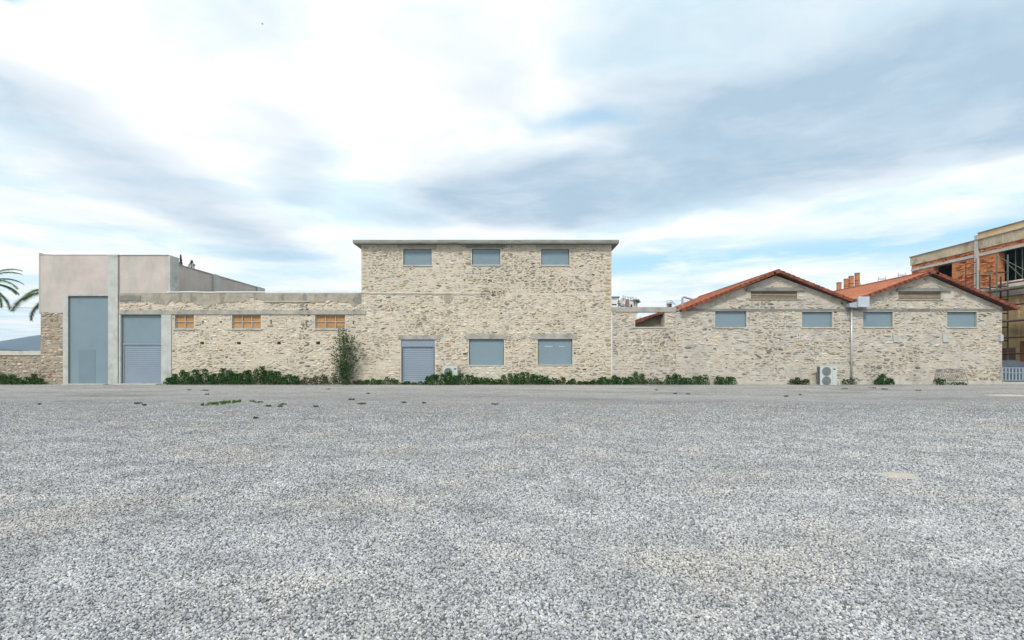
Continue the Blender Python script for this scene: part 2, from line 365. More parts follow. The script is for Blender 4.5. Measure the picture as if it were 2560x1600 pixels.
# ------------------------------------------------------------------ walls with openings and rubble stones
def wall_mesh(x0, x1, z0, top, holes, y0, y1, extra=()):
    """top: number or function of x (piecewise linear with breaks in extra); holes: (x0,x1,z0,z1)"""
    tf = top if callable(top) else (lambda x: top)
    xs = sorted(set([x0, x1] + [h[i] for h in holes for i in (0, 1)] + list(extra)))
    xs = [x for x in xs if x0 <= x <= x1]
    m = MB()
    for a, b in zip(xs, xs[1:]):
        c = (a + b) / 2
        hs = sorted([h for h in holes if h[0] < c < h[1]], key=lambda h: h[2])
        z = z0
        for h in hs:
            if h[2] > z + 1e-4: m.quad((a, y0, z), (b, y0, z), (b, y0, h[2]), (a, y0, h[2]))
            z = h[3]
        m.quad((a, y0, z), (b, y0, z), (b, y0, tf(b)), (a, y0, tf(a)))
        m.quad((a, y0, tf(a)), (b, y0, tf(b)), (b, y1, tf(b)), (a, y1, tf(a)))
    for h in holes:
        m.quad((h[0], y0, h[2]), (h[0], y0, h[3]), (h[0], y1, h[3]), (h[0], y1, h[2]))
        m.quad((h[1], y0, h[3]), (h[1], y0, h[2]), (h[1], y1, h[2]), (h[1], y1, h[3]))
        m.quad((h[0], y0, h[3]), (h[1], y0, h[3]), (h[1], y1, h[3]), (h[0], y1, h[3]))
        m.quad((h[0], y1, h[2]), (h[1], y1, h[2]), (h[1], y0, h[2]), (h[0], y0, h[2]))
    m.quad((x0, y1, z0), (x0, y0, z0), (x0, y0, tf(x0)), (x0, y1, tf(x0)))
    m.quad((x1, y0, z0), (x1, y1, z0), (x1, y1, tf(x1)), (x1, y0, tf(x1)))
    return m

PAL_CREAM = [((0.54, 0.475, 0.375), 9), ((0.58, 0.52, 0.425), 8), ((0.49, 0.44, 0.355), 6), ((0.60, 0.56, 0.48), 5), ((0.45, 0.42, 0.375), 4), ((0.51, 0.42, 0.30), 3), ((0.33, 0.30, 0.255), 1.6), ((0.14, 0.125, 0.105), .45), ((0.46, 0.31, 0.18), 0.35), ((0.52, 0.45, 0.40), 4)]  # darkest stones, also in the next two palettes, paint shaded holes in the wall
PAL_MIX = [((0.48, 0.425, 0.34), 8), ((0.54, 0.49, 0.405), 6), ((0.41, 0.375, 0.32), 5), ((0.42, 0.41, 0.395), 4), ((0.48, 0.39, 0.27), 3), ((0.29, 0.26, 0.22), 2.2), ((0.14, 0.125, 0.105), .7), ((0.42, 0.27, 0.15), 0.5), ((0.48, 0.41, 0.37), 4)]
PAL_GREY = [((0.46, 0.42, 0.35), 8), ((0.51, 0.47, 0.40), 6), ((0.41, 0.385, 0.34), 5), ((0.44, 0.43, 0.41), 5), ((0.49, 0.41, 0.30), 4), ((0.31, 0.285, 0.245), 1.8), ((0.14, 0.125, 0.11), .8), ((0.44, 0.32, 0.21), 0.5), ((0.47, 0.41, 0.375), 4)]
PAL_BROWN = [((0.40, 0.34, 0.25), 7), ((0.48, 0.43, 0.35), 7), ((0.30, 0.25, 0.185), 4), ((0.44, 0.42, 0.38), 6), ((0.36, 0.23, 0.14), 1.2), ((0.18, 0.15, 0.115), 2)]
PAL_DARK = [((0.30, 0.275, 0.235), 5), ((0.38, 0.345, 0.285), 4), ((0.17, 0.15, 0.13), 2), ((0.34, 0.27, 0.18), 1.5)]
PAL_WHITE = [((0.62, 0.62, 0.59), 5), ((0.55, 0.55, 0.51), 4), ((0.48, 0.47, 0.42), 2)]
def pick(pal, r):
    c = r.choices([p[0] for p in pal], [p[1] for p in pal])[0]; k = r.uniform(0.86, 1.10)
    return tuple(min(0.72, ch * k * r.uniform(0.97, 1.03)) for ch in c)
def stone_geo(cx, cz, w, h, proud, r, y):
    n = 8; a0 = r.uniform(0, 0.6); ring0, ring1 = [], []
    tx, tz = r.uniform(-0.4, 0.4), r.uniform(-0.3, 0.45)
    ex = r.uniform(2.0, 2.8); ro = r.gauss(0, .16) if w > h * 1.3 else r.uniform(-.6, .6); cr, sr = math.cos(ro), math.sin(ro)
    for i in range(n):
        t = a0 + 2 * math.pi * i / n
        c, s_ = math.cos(t), math.sin(t); k = (abs(c) ** ex + abs(s_) ** ex) ** (-1 / ex) * r.uniform(0.88, 1.12)
        px, pz = c * k * w / 2, s_ * k * h / 2; px, pz = px * cr - pz * sr, px * sr + pz * cr
        ring0.append((cx + px, y + 0.015, cz + pz))
        q = r.uniform(0.55, 0.85)
        ring1.append((cx + px * q, y - proud * (0.8 + tx * c + tz * s_), cz + pz * q))
    v = ring0 + ring1 + [(cx + r.uniform(-.2, .2) * w, y - proud * r.uniform(0.9, 1.15), cz + r.uniform(-.15, .15) * h)]
    f = []
    for i in range(n):
        j = (i + 1) % n
        f.append((i, j, n + j, n + i)); f.append((n + i, n + j, 2 * n))
    return v, f
def rubble(wall, x0, x1, z0, ztop, excl, pal, seed, y=0.0, hr=(0.08, 0.20), wr=(0.12, 0.42), skip=0.05, inside=None, gap=0.024, proud=(0.012, 0.07), hollow=None, name='stone', big=True):
    r = random.Random(seed); st = []
    z = z0
    amp = 0.085
    while z < ztop - 0.05:
        h = r.uniform(*hr); zt = min(z + h, ztop)
        cuts = [(e[0], e[1], e[2], e[3]) for e in excl if e[2] < zt and e[3] > z and e[0] < x1 and e[1] > x0]
        bx = sorted(set([x0, x1] + [min(max(c[i], x0), x1) for c in cuts for i in (0, 1)]))
        segs = []
        for a, b in zip(bx, bx[1:]):
            m = (a + b) / 2; lo, hi = z, zt
            for c in cuts:
                if c[0] < m < c[1]:
                    below, above = c[2] - lo, hi - c[3]
                    if below >= above: hi = min(hi, c[2])
                    else: lo = max(lo, c[3])
            if segs and abs(segs[-1][2] - lo) < 1e-4 and abs(segs[-1][3] - hi) < 1e-4: segs[-1][1] = b
            else: segs.append([a, b, lo, hi])
        for a, b, lo, hi in segs:
            if hi - lo < 0.05 or b - a < 0.06: continue
            x = a
            while x < b - 0.05:
                w = r.uniform(*wr) * (0.75 + 0.5 * (hi - lo) / 0.16)
                if b - (x + w) < 0.12: w = b - x
                w = min(w, b - x)
                wob = amp * mnoise.noise(Vector((x * 0.75, seed, z * 0.9))) + r.uniform(-.022, .022)
                pieces = [(x, x + w, lo, hi)]
                if hi - lo > 0.15 and r.random() < 0.45:
                    mid = lo + (hi - lo) * r.uniform(0.35, 0.65); wm = x + w * r.uniform(.35, .65); pieces = r.choice([[(x, x + w, lo, mid), (x, x + w, mid, hi)], [(x, x + w, lo, mid), (x, wm, mid, hi), (wm, x + w, mid, hi)], [(x, wm, lo, mid), (wm, x + w, lo, mid), (x, x + w, mid, hi)]])
                for (pa, pb, pl, ph) in pieces:
                    cx, cz = (pa + pb) / 2, (pl + ph) / 2
                    edge = min([min(abs(cz - c[2]), abs(cz - c[3])) for c in cuts if c[0] - .1 < cx < c[1] + .1] + [9, cz - z0, ztop - cz])
                    cz += wob * min(1, max(0, (edge - 0.08) / 0.1))
                    smear = mnoise.noise(Vector((cx * .33, seed * 1.7, cz * .55))) + .45 * mnoise.noise(Vector((cx * 1.1, seed, cz * 1.4)))
                    if r.random() < skip + max(0, smear - .08) * .75: continue
                    if inside and not inside(cx, cz): continue
                    pw, ph_ = max(0.05, pb - pa - gap * r.uniform(.6, 1.5)), max(0.04, ph - pl - gap * r.uniform(.6, 1.5))
                    tone = 1 + .20 * mnoise.noise(Vector((cx * .45 + 9, seed, cz * .6))) + .05 * min(1, cz - .8 if cz < 1.8 else 1); tone = max(.72, min(1.1, tone)) - (.08 if smear < -.25 else 0)
                    col = tuple(ch * tone for ch in pick(pal(cx, cz, r) if callable(pal) else pal, r))
                    st.append((pw * ph_, stone_geo(cx, cz, pw, ph_, (proud[0] + (proud[1] - proud[0]) * r.random() ** 1.8) * (1.25 if smear < -.2 else .7 if smear > .2 else 1), r, y), col))
                x += w
        z = zt
    st.sort(key=lambda s: -s[0])
    for a, (v, f), c in st[:300]:
        m = MB(); m.add(v, f, c); m.build(name, 'stone', wall)
    if len(st) > 300:
        m = MB()
        for a, (v, f), c in st[300:]: m.add(v, f, c)
        m.build('rubble_stones', 'stone', wall, kind='stuff')
    return len(st)
def H(px0, px1, py0, py1): return (X(px0), X(px1), Z(py1), Z(py0))
def grow(h, k=0.02): return (h[0] - k, h[1] + k, h[2] - k, h[3] + k)
def ragged(x0, x1, ztop, zf, y0, y1, name, mat, parent, step=0.12, seed=1):
    """sheet of render with a broken lower edge"""
    n = max(3, int((x1 - x0) / step)); m = MB(); pts = []
    for i in range(n + 1):
        x = x0 + (x1 - x0) * i / n; pts.append((x, zf(x) + 0.10 * mnoise.noise(Vector((x * 2.3, seed, 0))) + 0.05 * mnoise.noise(Vector((x * 9, seed, 2)))))
    for (a, za), (b, zb) in zip(pts, pts[1:]):
        m.quad((a, y0, za), (b, y0, zb), (b, y0, ztop), (a, y0, ztop)); m.quad((a, y1, za), (b, y1, zb), (b, y0, zb), (a, y0, za))
    a, za = pts[0]; m.quad((a, y1, za), (a, y0, za), (a, y0, ztop), (a, y1, ztop))
    a, za = pts[-1]; m.quad((a, y0, za), (a, y1, za), (a, y1, ztop), (a, y0, ztop))
    return m.build(name, mat, parent)
def blotch(cx, cz, rx, rz, y, name, mat, parent, seed, t=0.03):
    r = random.Random(seed); n = 22; poly = []
    for i in range(n):
        a = 2 * math.pi * i / n; k = 1 + 0.55 * mnoise.noise(Vector((math.cos(a) * 2.3, math.sin(a) * 1.7, seed))) + r.uniform(-.06, .06)
        poly.append((cx + rx * k * math.cos(a), cz + rz * k * math.sin(a)))
    m = MB(); m.prism(poly, y - t, y + 0.03); return m.build(name, mat, parent)

def roller(parent, px0, px1, py0, py1, ncount, y=0.14, guide=0.07):
    x0, x1, z0, z1 = H(px0, px1, py0, py1)
    sh = MB(); sh.box(x0 + .02, x1 - .02, y + .05, y + .07, z0, z1); sh = sh.build('roller_shutter', 'shutter_dark', parent)
    g = MB(); g.box(x0, x0 + guide, y - .03, y + .04, z0, z1); g.build('guide_rail', 'shutter_paint', sh)
    g = MB(); g.box(x1 - guide, x1, y - .03, y + .04, z0, z1); g.build('guide_rail', 'shutter_paint', sh)
    hh = (z1 - z0) / ncount; w = (x1 - x0) - 2 * guide + .02
    sl = MB(); prof = [(-0.010, 0.0), (-.024, hh * .2), (-.028, hh * .5), (-.024, hh * .82), (-.008, hh * .99)]
    for (ya, za), (yb, zb) in zip(prof, prof[1:]): sl.quad((-w / 2, ya, za), (w / 2, ya, za), (w / 2, yb, zb), (-w / 2, yb, zb))
    me = None
    for i in range(ncount):
        M = Matrix.Translation(((x0 + x1) / 2, y + .03, z0 + i * hh))
        if me is None:
            o = sl.build('slat', 'shutter_paint', sh); o.matrix_basis = M; me = o.data
        else: link('slat', me, sh, M=M)
    return sh
def panel(parent, hole, y=0.13, inset=0.032, name='window_panel', sill=None, sill_mat='kerb_stone'):
    x0, x1, z0, z1 = hole
    p = part(name, 'panel_paint', parent, x0 + inset, x1 - inset, y, y + .03, z0 + .01, z1 - inset)
    m = MB(); m.box(x0 + .002, x1 - .002, y + .05, y + .07, z0 + .002, z1 - .002); m.build('backing', 'void_shade', p)  # dark sheet paints the shade in the gap around the panel
    if sill:
        m = MB(); m.box(x0 - sill, x1 + sill, -.07, .10, z0 - .07, z0 + .006); m.build('sill', sill_mat, p)
    return p
def shell(parent, x0, x1, y0, y1, z0, z1, mat='mortar', roof_mat='concrete_dark', name='outer_wall', right=True, left=True):
    m = MB()
    if left: m.box(x0, x0 + .3, y0, y1, z0, z1)
    if right: m.box(x1 - .3, x1, y0, y1, z0, z1)
    m.box(x0 + .3 if left else x0, x1 - .3 if right else x1, y1 - .3, y1, z0, z1)
    m.build(name, mat, parent)

# ================================================================== GROUND
def ground():
    m = MB(); s = 9000
    xs = [-s, -60, -30, 0, 30, 60, s]; ys = [-120, -60, -36, -18, 0, 20, 80, s]
    for a, b in zip(xs, xs[1:]):
        for c, d in zip(ys, ys[1:]): m.quad((a, c, 0), (b, c, 0), (b, d, 0), (a, d, 0))
    g = m.build('ground', 'gravel_ground', kind='structure'); g['label'] = 'grey gravel yard in front of the stone buildings'
ground()

def gravel():
    m = MB(); hw = 1280 / FPX
    def strip(d0, d1):
        n = 24
        for i in range(n):
            a = d0 + (d1 - d0) * i / n; b = d0 + (d1 - d0) * (i + 1) / n
            wa, wb = a * hw + 1.3, b * hw + 1.3
            m.quad((-wa, -CAM_D + a, .004), (wa, -CAM_D + a, .004), (wb, -CAM_D + b, .004), (-wb, -CAM_D + b, .004))
    strip(2.3, 22.0)
    o = m.build('gravel', 'pebble', kind='stuff'); o['label'] = 'loose pale grey pebbles covering the yard'
    ng = bpy.data.node_groups.new('pebble_scatter', 'GeometryNodeTree')
    ng.interface.new_socket('Geometry', in_out='INPUT', socket_type='NodeSocketGeometry'); ng.interface.new_socket('Geometry', in_out='OUTPUT', socket_type='NodeSocketGeometry')
    N, L = ng.nodes, ng.links
    gi, go = N.new('NodeGroupInput'), N.new('NodeGroupOutput')
    dist = N.new('GeometryNodeDistributePointsOnFaces'); L.new(gi.outputs[0], dist.inputs['Mesh'])
    pos = N.new('GeometryNodeInputPosition'); sep = N.new('ShaderNodeSeparateXYZ'); L.new(pos.outputs[0], sep.inputs[0])
    dd = N.new('ShaderNodeMath'); dd.operation = 'ADD'; dd.inputs[1].default_value = CAM_D; L.new(sep.outputs[1], dd.inputs[0])
    dv = N.new('ShaderNodeMath'); dv.operation = 'DIVIDE'; dv.inputs[0].default_value = 4.5; L.new(dd.outputs[0], dv.inputs[1])
    pw = N.new('ShaderNodeMath'); pw.operation = 'POWER'; pw.inputs[1].default_value = 1.7; L.new(dv.outputs[0], pw.inputs[0])
    mn = N.new('ShaderNodeMath'); mn.operation = 'MINIMUM'; mn.inputs[1].default_value = 1.0; L.new(pw.outputs[0], mn.inputs[0])
    fo = N.new('ShaderNodeMapRange'); fo.inputs['From Min'].default_value = 22.0; fo.inputs['From Max'].default_value = 11.0; L.new(dd.outputs[0], fo.inputs['Value'])
    mu = N.new('ShaderNodeMath'); mu.operation = 'MULTIPLY'; L.new(mn.outputs[0], mu.inputs[0]); L.new(fo.outputs[0], mu.inputs[1])
    mv = N.new('ShaderNodeMath'); mv.operation = 'MULTIPLY'; L.new(mu.outputs[0], mv.inputs[0]); mv.inputs[1].default_value = 4600
    L.new(mv.outputs[0], dist.inputs['Density'])
    geos = N.new('GeometryNodeGeometryToInstance')
    for i in range(4):
        ic = N.new('GeometryNodeMeshIcoSphere'); ic.inputs['Radius'].default_value = 0.0086; ic.inputs['Subdivisions'].default_value = 2
        sp = N.new('GeometryNodeSetPosition'); L.new(ic.outputs[0], sp.inputs[0])
        nz = N.new('ShaderNodeTexNoise'); nz.noise_dimensions = '4D'; nz.inputs['W'].default_value = i * 7.3; nz.inputs['Scale'].default_value = 92; nz.inputs['Detail'].default_value = 1
        ps = N.new('GeometryNodeInputPosition'); L.new(ps.outputs[0], nz.inputs['Vector'])
        sb = N.new('ShaderNodeVectorMath'); sb.operation = 'SUBTRACT'; sb.inputs[1].default_value = (.5, .5, .5); L.new(nz.outputs['Color'], sb.inputs[0])
        sc = N.new('ShaderNodeVectorMath'); sc.operation = 'SCALE'; sc.inputs['Scale'].default_value = 0.010; L.new(sb.outputs[0], sc.inputs[0])
        L.new(sc.outputs[0], sp.inputs['Offset'])
        sm = N.new('GeometryNodeSetMaterial'); sm.inputs['Material'].default_value = MATS['pebble']; L.new(sp.outputs[0], sm.inputs[0])
        L.new(sm.outputs[0], geos.inputs[0])
    inst = N.new('GeometryNodeInstanceOnPoints'); L.new(dist.outputs['Points'], inst.inputs['Points']); L.new(geos.outputs[0], inst.inputs['Instance'])
    inst.inputs['Pick Instance'].default_value = True
    r1 = N.new('FunctionNodeRandomValue'); r1.data_type = 'FLOAT_VECTOR'
    r1.inputs[0].default_value = (-.55, -.55, 0); r1.inputs[1].default_value = (.55, .55, 6.283); L.new(r1.outputs[0], inst.inputs['Rotation'])
    r2 = N.new('FunctionNodeRandomValue'); r2.data_type = 'FLOAT_VECTOR'
    r2.inputs[0].default_value = (.65, .55, .55); r2.inputs[1].default_value = (1.6, 1.2, 1.2); r2.inputs['Seed'].default_value = 5
    m2 = N.new('ShaderNodeMapRange'); m2.inputs['From Min'].default_value = -CAM_D + 4; m2.inputs['From Max'].default_value = -CAM_D + 14.5
    m2.inputs['To Min'].default_value = 1.0; m2.inputs['To Max'].default_value = 1.3
    p2 = N.new('GeometryNodeInputPosition'); s2 = N.new('ShaderNodeSeparateXYZ'); L.new(p2.outputs[0], s2.inputs[0]); L.new(s2.outputs[1], m2.inputs['Value'])
    vs = N.new('ShaderNodeVectorMath'); vs.operation = 'SCALE'; L.new(r2.outputs[0], vs.inputs[0]); L.new(m2.outputs[0], vs.inputs['Scale'])
    L.new(vs.outputs[0], inst.inputs['Scale'])
    L.new(inst.outputs[0], go.inputs[0])
    o.modifiers.new('scatter', 'NODES').node_group = ng
gravel()

# distant hill seen past the boundary wall
def hill():
    m = MB(); n = 60; rows = 6; Y0 = 1500.0; k = (CAM_D + Y0) / FPX
    def prof(px):
        b = 34 * math.exp(-((px - 130) / 95.0) ** 2) + 26 * math.exp(-((px - 330) / 200) ** 2)
        return (18 + b + 2.2 * mnoise.noise(Vector((px * .03, 0, 4)))) * k
    g = []
    for j in range(rows):
        t = j / (rows - 1)
        for i in range(n + 1):
            px = -300 + 1400 * i / n
            hz = prof(px) * math.sin(t * math.pi / 2) * (1 + .08 * mnoise.noise(Vector((px * .05, t * 4, 1)))) - 1 + (CAM_H if j else -3)
            g.append(((px - 1280) * k, Y0 - 300 + 300 * t, hz))
    m.add(g, [(j * (n + 1) + i, j * (n + 1) + i + 1, (j + 1) * (n + 1) + i + 1, (j + 1) * (n + 1) + i) for j in range(rows - 1) for i in range(n)])
    h = m.build('hill', 'hill_scrub', smooth=True, kind='structure'); h['label'] = 'distant blue grey hill beyond the boundary wall'
hill()

# ================================================================== LEFT CONCRETE BLOCK
def left_block():
    b = thing('concrete_building', 'tall pink plastered concrete building with big grey door beside low stone wing', 'building', (X(200), 0, 0))
    xl, xm, xr, zt = X(102), X(298), X(420), Z(638)
    door = H(171, 272.5, 740, 963); door = (door[0], door[1], 0.0, door[3])
    w = wall_mesh(xl, xm, 0, zt, [door], 0, .35).build('wall', 'mortar_brown', b)
    rubble(w, xl, X(160), 0.02, Z(782), [], PAL_BROWN, 11, hr=(.12, .26), wr=(.16, .42), gap=.035, proud=(.02, .06))
    up = MB(); up.box(xm, xr, .03, .35, Z(735), zt); up.build('upper_wall', 'pink_plaster', b)
    # render
    pl = ragged(xl - .02, X(160), zt, lambda x: Z(782), -.03, .012, 'plaster', 'pink_plaster', b, seed=3)
    m = MB(); m.box(X(160), X(271.8), -.03, .012, Z(738.6) + .10, zt - .002); m.build('plaster', 'pink_plaster', b)
    m = MB(); m.box(X(158), X(170.8), -.04, .03, 0, Z(738) + .10); m.build('door_jamb', 'concrete', b)
    m = MB(); m.box(X(170.9), X(271.7), -.05, .05, Z(739.9), Z(735)); m.build('door_lintel', 'kerb_stone', b)
    m = MB(); m.box(X(272), X(296), -.07, .10, 0, zt + .012); m.build('pillar', 'concrete', b)
    # roof edges
    m = MB(); m.box(xl - .06, xm, -.055, .4, zt, zt + .035); m.box(xm, xr + .02, -.02, .4, zt + .001, zt + .036); m.build('parapet_coping', 'concrete', b)
    m = MB(); m.box(X(98.5), X(102) - .025, -.05, 14, Z(784), Z(632.5)); m.box(X(102) - .025, X(102) + .30, .41, 14, 0, Z(632.5)); m.box(X(101), X(102) - .025, .02, 14, 0, Z(784) - .01); m.build('side_parapet', 'concrete', b)
    # side wall facing the low wing
    zs = Z(638) - .44; zb = Z(735)
    m = MB(); m.box(xr - .35, xr - .02, 1.0, 14, zb, zs); m.build('side_wall', 'pink_plaster', b)
    for (y0, y1, top) in ((0.03, 1.0, zt), (5.35, 6.1, zs + .06), (12.5, 13.9, zs + .06)):
        m = MB(); m.box(xr - .2, xr + .12, y0 + .001, y1, zb - .12, top); m.build('pilaster', 'concrete', b)
    m = MB(); m.box(xr - .3, xr + .05, 1.0, 14.02, zs, zs + .05); m.build('wall_coping', 'concrete', b)
    m = MB(); m.box(xl + .2, xr - .36, .36, 13.7, zs - .35, zs - .15); m.build('roof', 'concrete_dark', b)
    m = MB(); m.box(X(98) + .36, xr - .36, 13.7, 14.0, 0, zs); m.box(xm - .3, xm, .36, 13.7, 0, zb - .2); m.build('rear_wall', 'concrete', b)
    # door
    d = part('door_panel', 'panel_paint', b, door[0] + .01, door[1] - .01, .10, .14, .02, door[3] - .01)
    mat = material('panel_repaint', (0.155, 0.215, 0.255), 0.5, 0.06, 0.9)
    m = MB(); m.box(X(194), X(236), .092, .0995, .04, Z(874)); m.build('wicket_door', 'panel_repaint', d)
    for z in (1.9, 3.9): part('sheet_joint', 'shutter_paint', d, door[0] + .02, door[1] - .02, .0965, .0995, z, z + .012)
    a = part('door_step', 'kerb_stone', b, X(168), X(274), -.55, .09, .004, .05)
left_block()

# ================================================================== LOW STONE WING
def low_wing():
    b = thing('stone_building', 'low long stone wing with three small orange boarded windows and roller door', 'building', (X(600), 0, 0))
    x0, x1, zt = X(298.3), X(903), Z(733)
    dr = H(302, 404, 787, 961); dr = (dr[0], dr[1], 0.0, dr[3])
    wins = [H(437, 484.5, 786.5, 822), H(580, 652, 786.5, 822), H(788, 862.5, 786.5, 822)]
    holes = [dr] + wins
    putlog = [H(p, p + 10, 855, 861) for p in (500, 592, 692, 790)] + [H(549, 555, 803, 807)]
    w = wall_mesh(x0, x1, 0, zt, holes + putlog, 0, .45).build('wall', 'mortar', b)
    beam = H(298, 915, 776, 786)
    def inside(x, z):
        lim = Z(733) - 0.95 - 0.35 * mnoise.noise(Vector((x * .8, 5, 0)))
        if x < X(420): lim = Z(755)
        if X(485) < x < X(530): lim = Z(776)
        return z < beam[3] and z < 99 or z < Z(733) - plaster_d(x)
    def plaster_d(x):
        px = x * S + 1280
        d = 22 + 9 * mnoise.noise(Vector((px * .021, 8, 0))) + 5 * mnoise.noise(Vector((px * .09, 3, 0)))
        d += 16 * math.exp(-((px - 512) / 22) ** 2) + 9 * math.exp(-((px - 885) / 14) ** 2) - 7 * math.exp(-((px - 625) / 26) ** 2)
        return min(d, 42) / S
    ex = [grow(h, .03) for h in holes] + [grow(p, .02) for p in putlog] + [beam, H(404, 429, 776, 965), H(298, 304, 776, 965)]
    def pal(x, z, r):
        px = x * S + 1280
        if 750 < px < 772 and z > 1.2 and r.random() < .45 + .5 * (z > 3.6): return [((.17, .155, .13), 3), ((.30, .27, .22), 2), ((.10, .09, .08), 1)]
        return PAL_CREAM
    rubble(w, X(429), x1, 0.02, zt, ex, pal, 21, inside=inside, skip=.06)
    rubble(w, x0 + .02, X(429), beam[3], zt, ex, PAL_CREAM, 22, inside=inside, skip=.06, name='stone')
    # cement render under the coping
    ragged(x0, x1, zt, lambda x: Z(733) - plaster_d(x), -.045, .02, 'cement_render', 'cement_patch', b, step=.09, seed=6)
    m = MB(); m.box(x0, X(914), -.075, .05, beam[2], beam[3]); m.build('ring_beam', 'concrete_warm', b)
    m = MB(); m.box(X(404.3), X(429), -.06, .06, 0, beam[2] - .002); m.build('pillar', 'concrete', b)
    m = MB(); m.box(x0 + .004, X(302.6), -.05, .10, 0, beam[2] - .002); m.build('door_jamb', 'concrete', b)
    # coping, thin and wavy
    m = MB(); pts = []
    n = 70
    for i in range(n + 1):
        px = 419 + (903 - 419) * i / n; pts.append((X(px), Z(731.5) + .025 * mnoise.noise(Vector((px * .02, 1, 7)))))
    for (a, za), (c, zc) in zip(pts, pts[1:]):
        m.quad((a, -.09, za), (c, -.09, zc), (c, -.09, zc + .065), (a, -.09, za + .065)); m.quad((a, -.09, za + .065), (c, -.09, zc + .065), (c, .45, zc + .065), (a, .45, za + .065))
        m.quad((a, .0, za), (c, .0, zc), (c, -.09, zc), (a, -.09, za))
    m.build('coping', 'coping_white', b)
    part('plaster_strip', 'kerb_stone', b, X(659), X(777), -.085, -.046, Z(755), Z(753))
    part('old_signboard', 'concrete_dark', b, X(300), X(353), -.075, -.046, Z(752), Z(739))
    blotch(X(762), Z(744), .15, .33, -.045, 'damp_stain', 'concrete_dark', b, 4, .004)
    blotch(X(892), Z(751), .26, .2, -.045, 'damp_stain', 'concrete_dark', b, 8, .004)
    # shell
    shell(b, x0, x1, .46, 12, 0, zt - .3); part('roof', 'concrete_dark', b, x0, x1, .46, 12, zt - .3, zt - .12)
    # door
    rd = roller(b, 305, 403, 862, 961, 20)
    part('door_panel', 'panel_paint', b, X(303), X(403.5), .14, .17, Z(861.5) + .03, Z(788))
    part('shutter_housing', 'shutter_paint', b, X(303), X(403.8), .09, .139, Z(862), Z(858))
    part('shutter_lock', 'ac_dark', rd, X(355), X(359), .09, .135, Z(960), Z(958))
    part('door_step', 'kerb_stone', b, X(300), X(408), -.75, .12, .004, .055)
    # windows
    for h, nc in zip(wins, (2, 3, 3)):
        x0w, x1w, z0w, z1w = h
        fr = MB(); t = .05
        fr.box(x0w + .005, x1w - .005, .10, .15, z0w + .005, z0w + t); fr.box(x0w + .005, x1w - .005, .10, .15, z1w - t, z1w - .005)
        fr.box(x0w + .005, x0w + t, .10, .15, z0w + t, z1w - t); fr.box(x1w - t, x1w - .005, .10, .15, z0w + t, z1w - t)
        win = fr.build('window', 'window_frame', b)
        for i in range(1, nc):
            xx = x0w + (x1w - x0w) * i / nc; part('glazing_bar', 'window_frame', win, xx - .028, xx + .028, .098, .152, z0w + t, z1w - t)
        zz = (z0w + z1w) / 2; part('glazing_bar', 'window_frame', win, x0w + t, x1w - t, .099, .151, zz - .025, zz + .025)
        for i in range(nc):
            for j in range(2):
                a, c = x0w + (x1w - x0w) * i / nc, x0w + (x1w - x0w) * (i + 1) / nc
                e, f = z0w + (z1w - z0w) * j / 2, z0w + (z1w - z0w) * (j + 1) / 2
                part('board', 'window_board', win, a + .006, c - .006, .16, .175, e + .006, f - .006)
        part('sill', 'kerb_stone', win, x0w - .10, x1w + .08, -.08, .10, z0w - .075, z0w + .004)
    for px in (508, 678, 884):      # ends of steel joists
        m = MB(); m.box(X(px - 2), X(px + 2), -.06, .02, Z(802.5), Z(802)); m.box(X(px - 2), X(px + 2), -.06, .02, Z(808.5), Z(808)); m.box(X(px - .5), X(px + .5), -.06, .02, Z(808), Z(802.5)); m.build('joist_end', 'rust_steel', b)
low_wing()

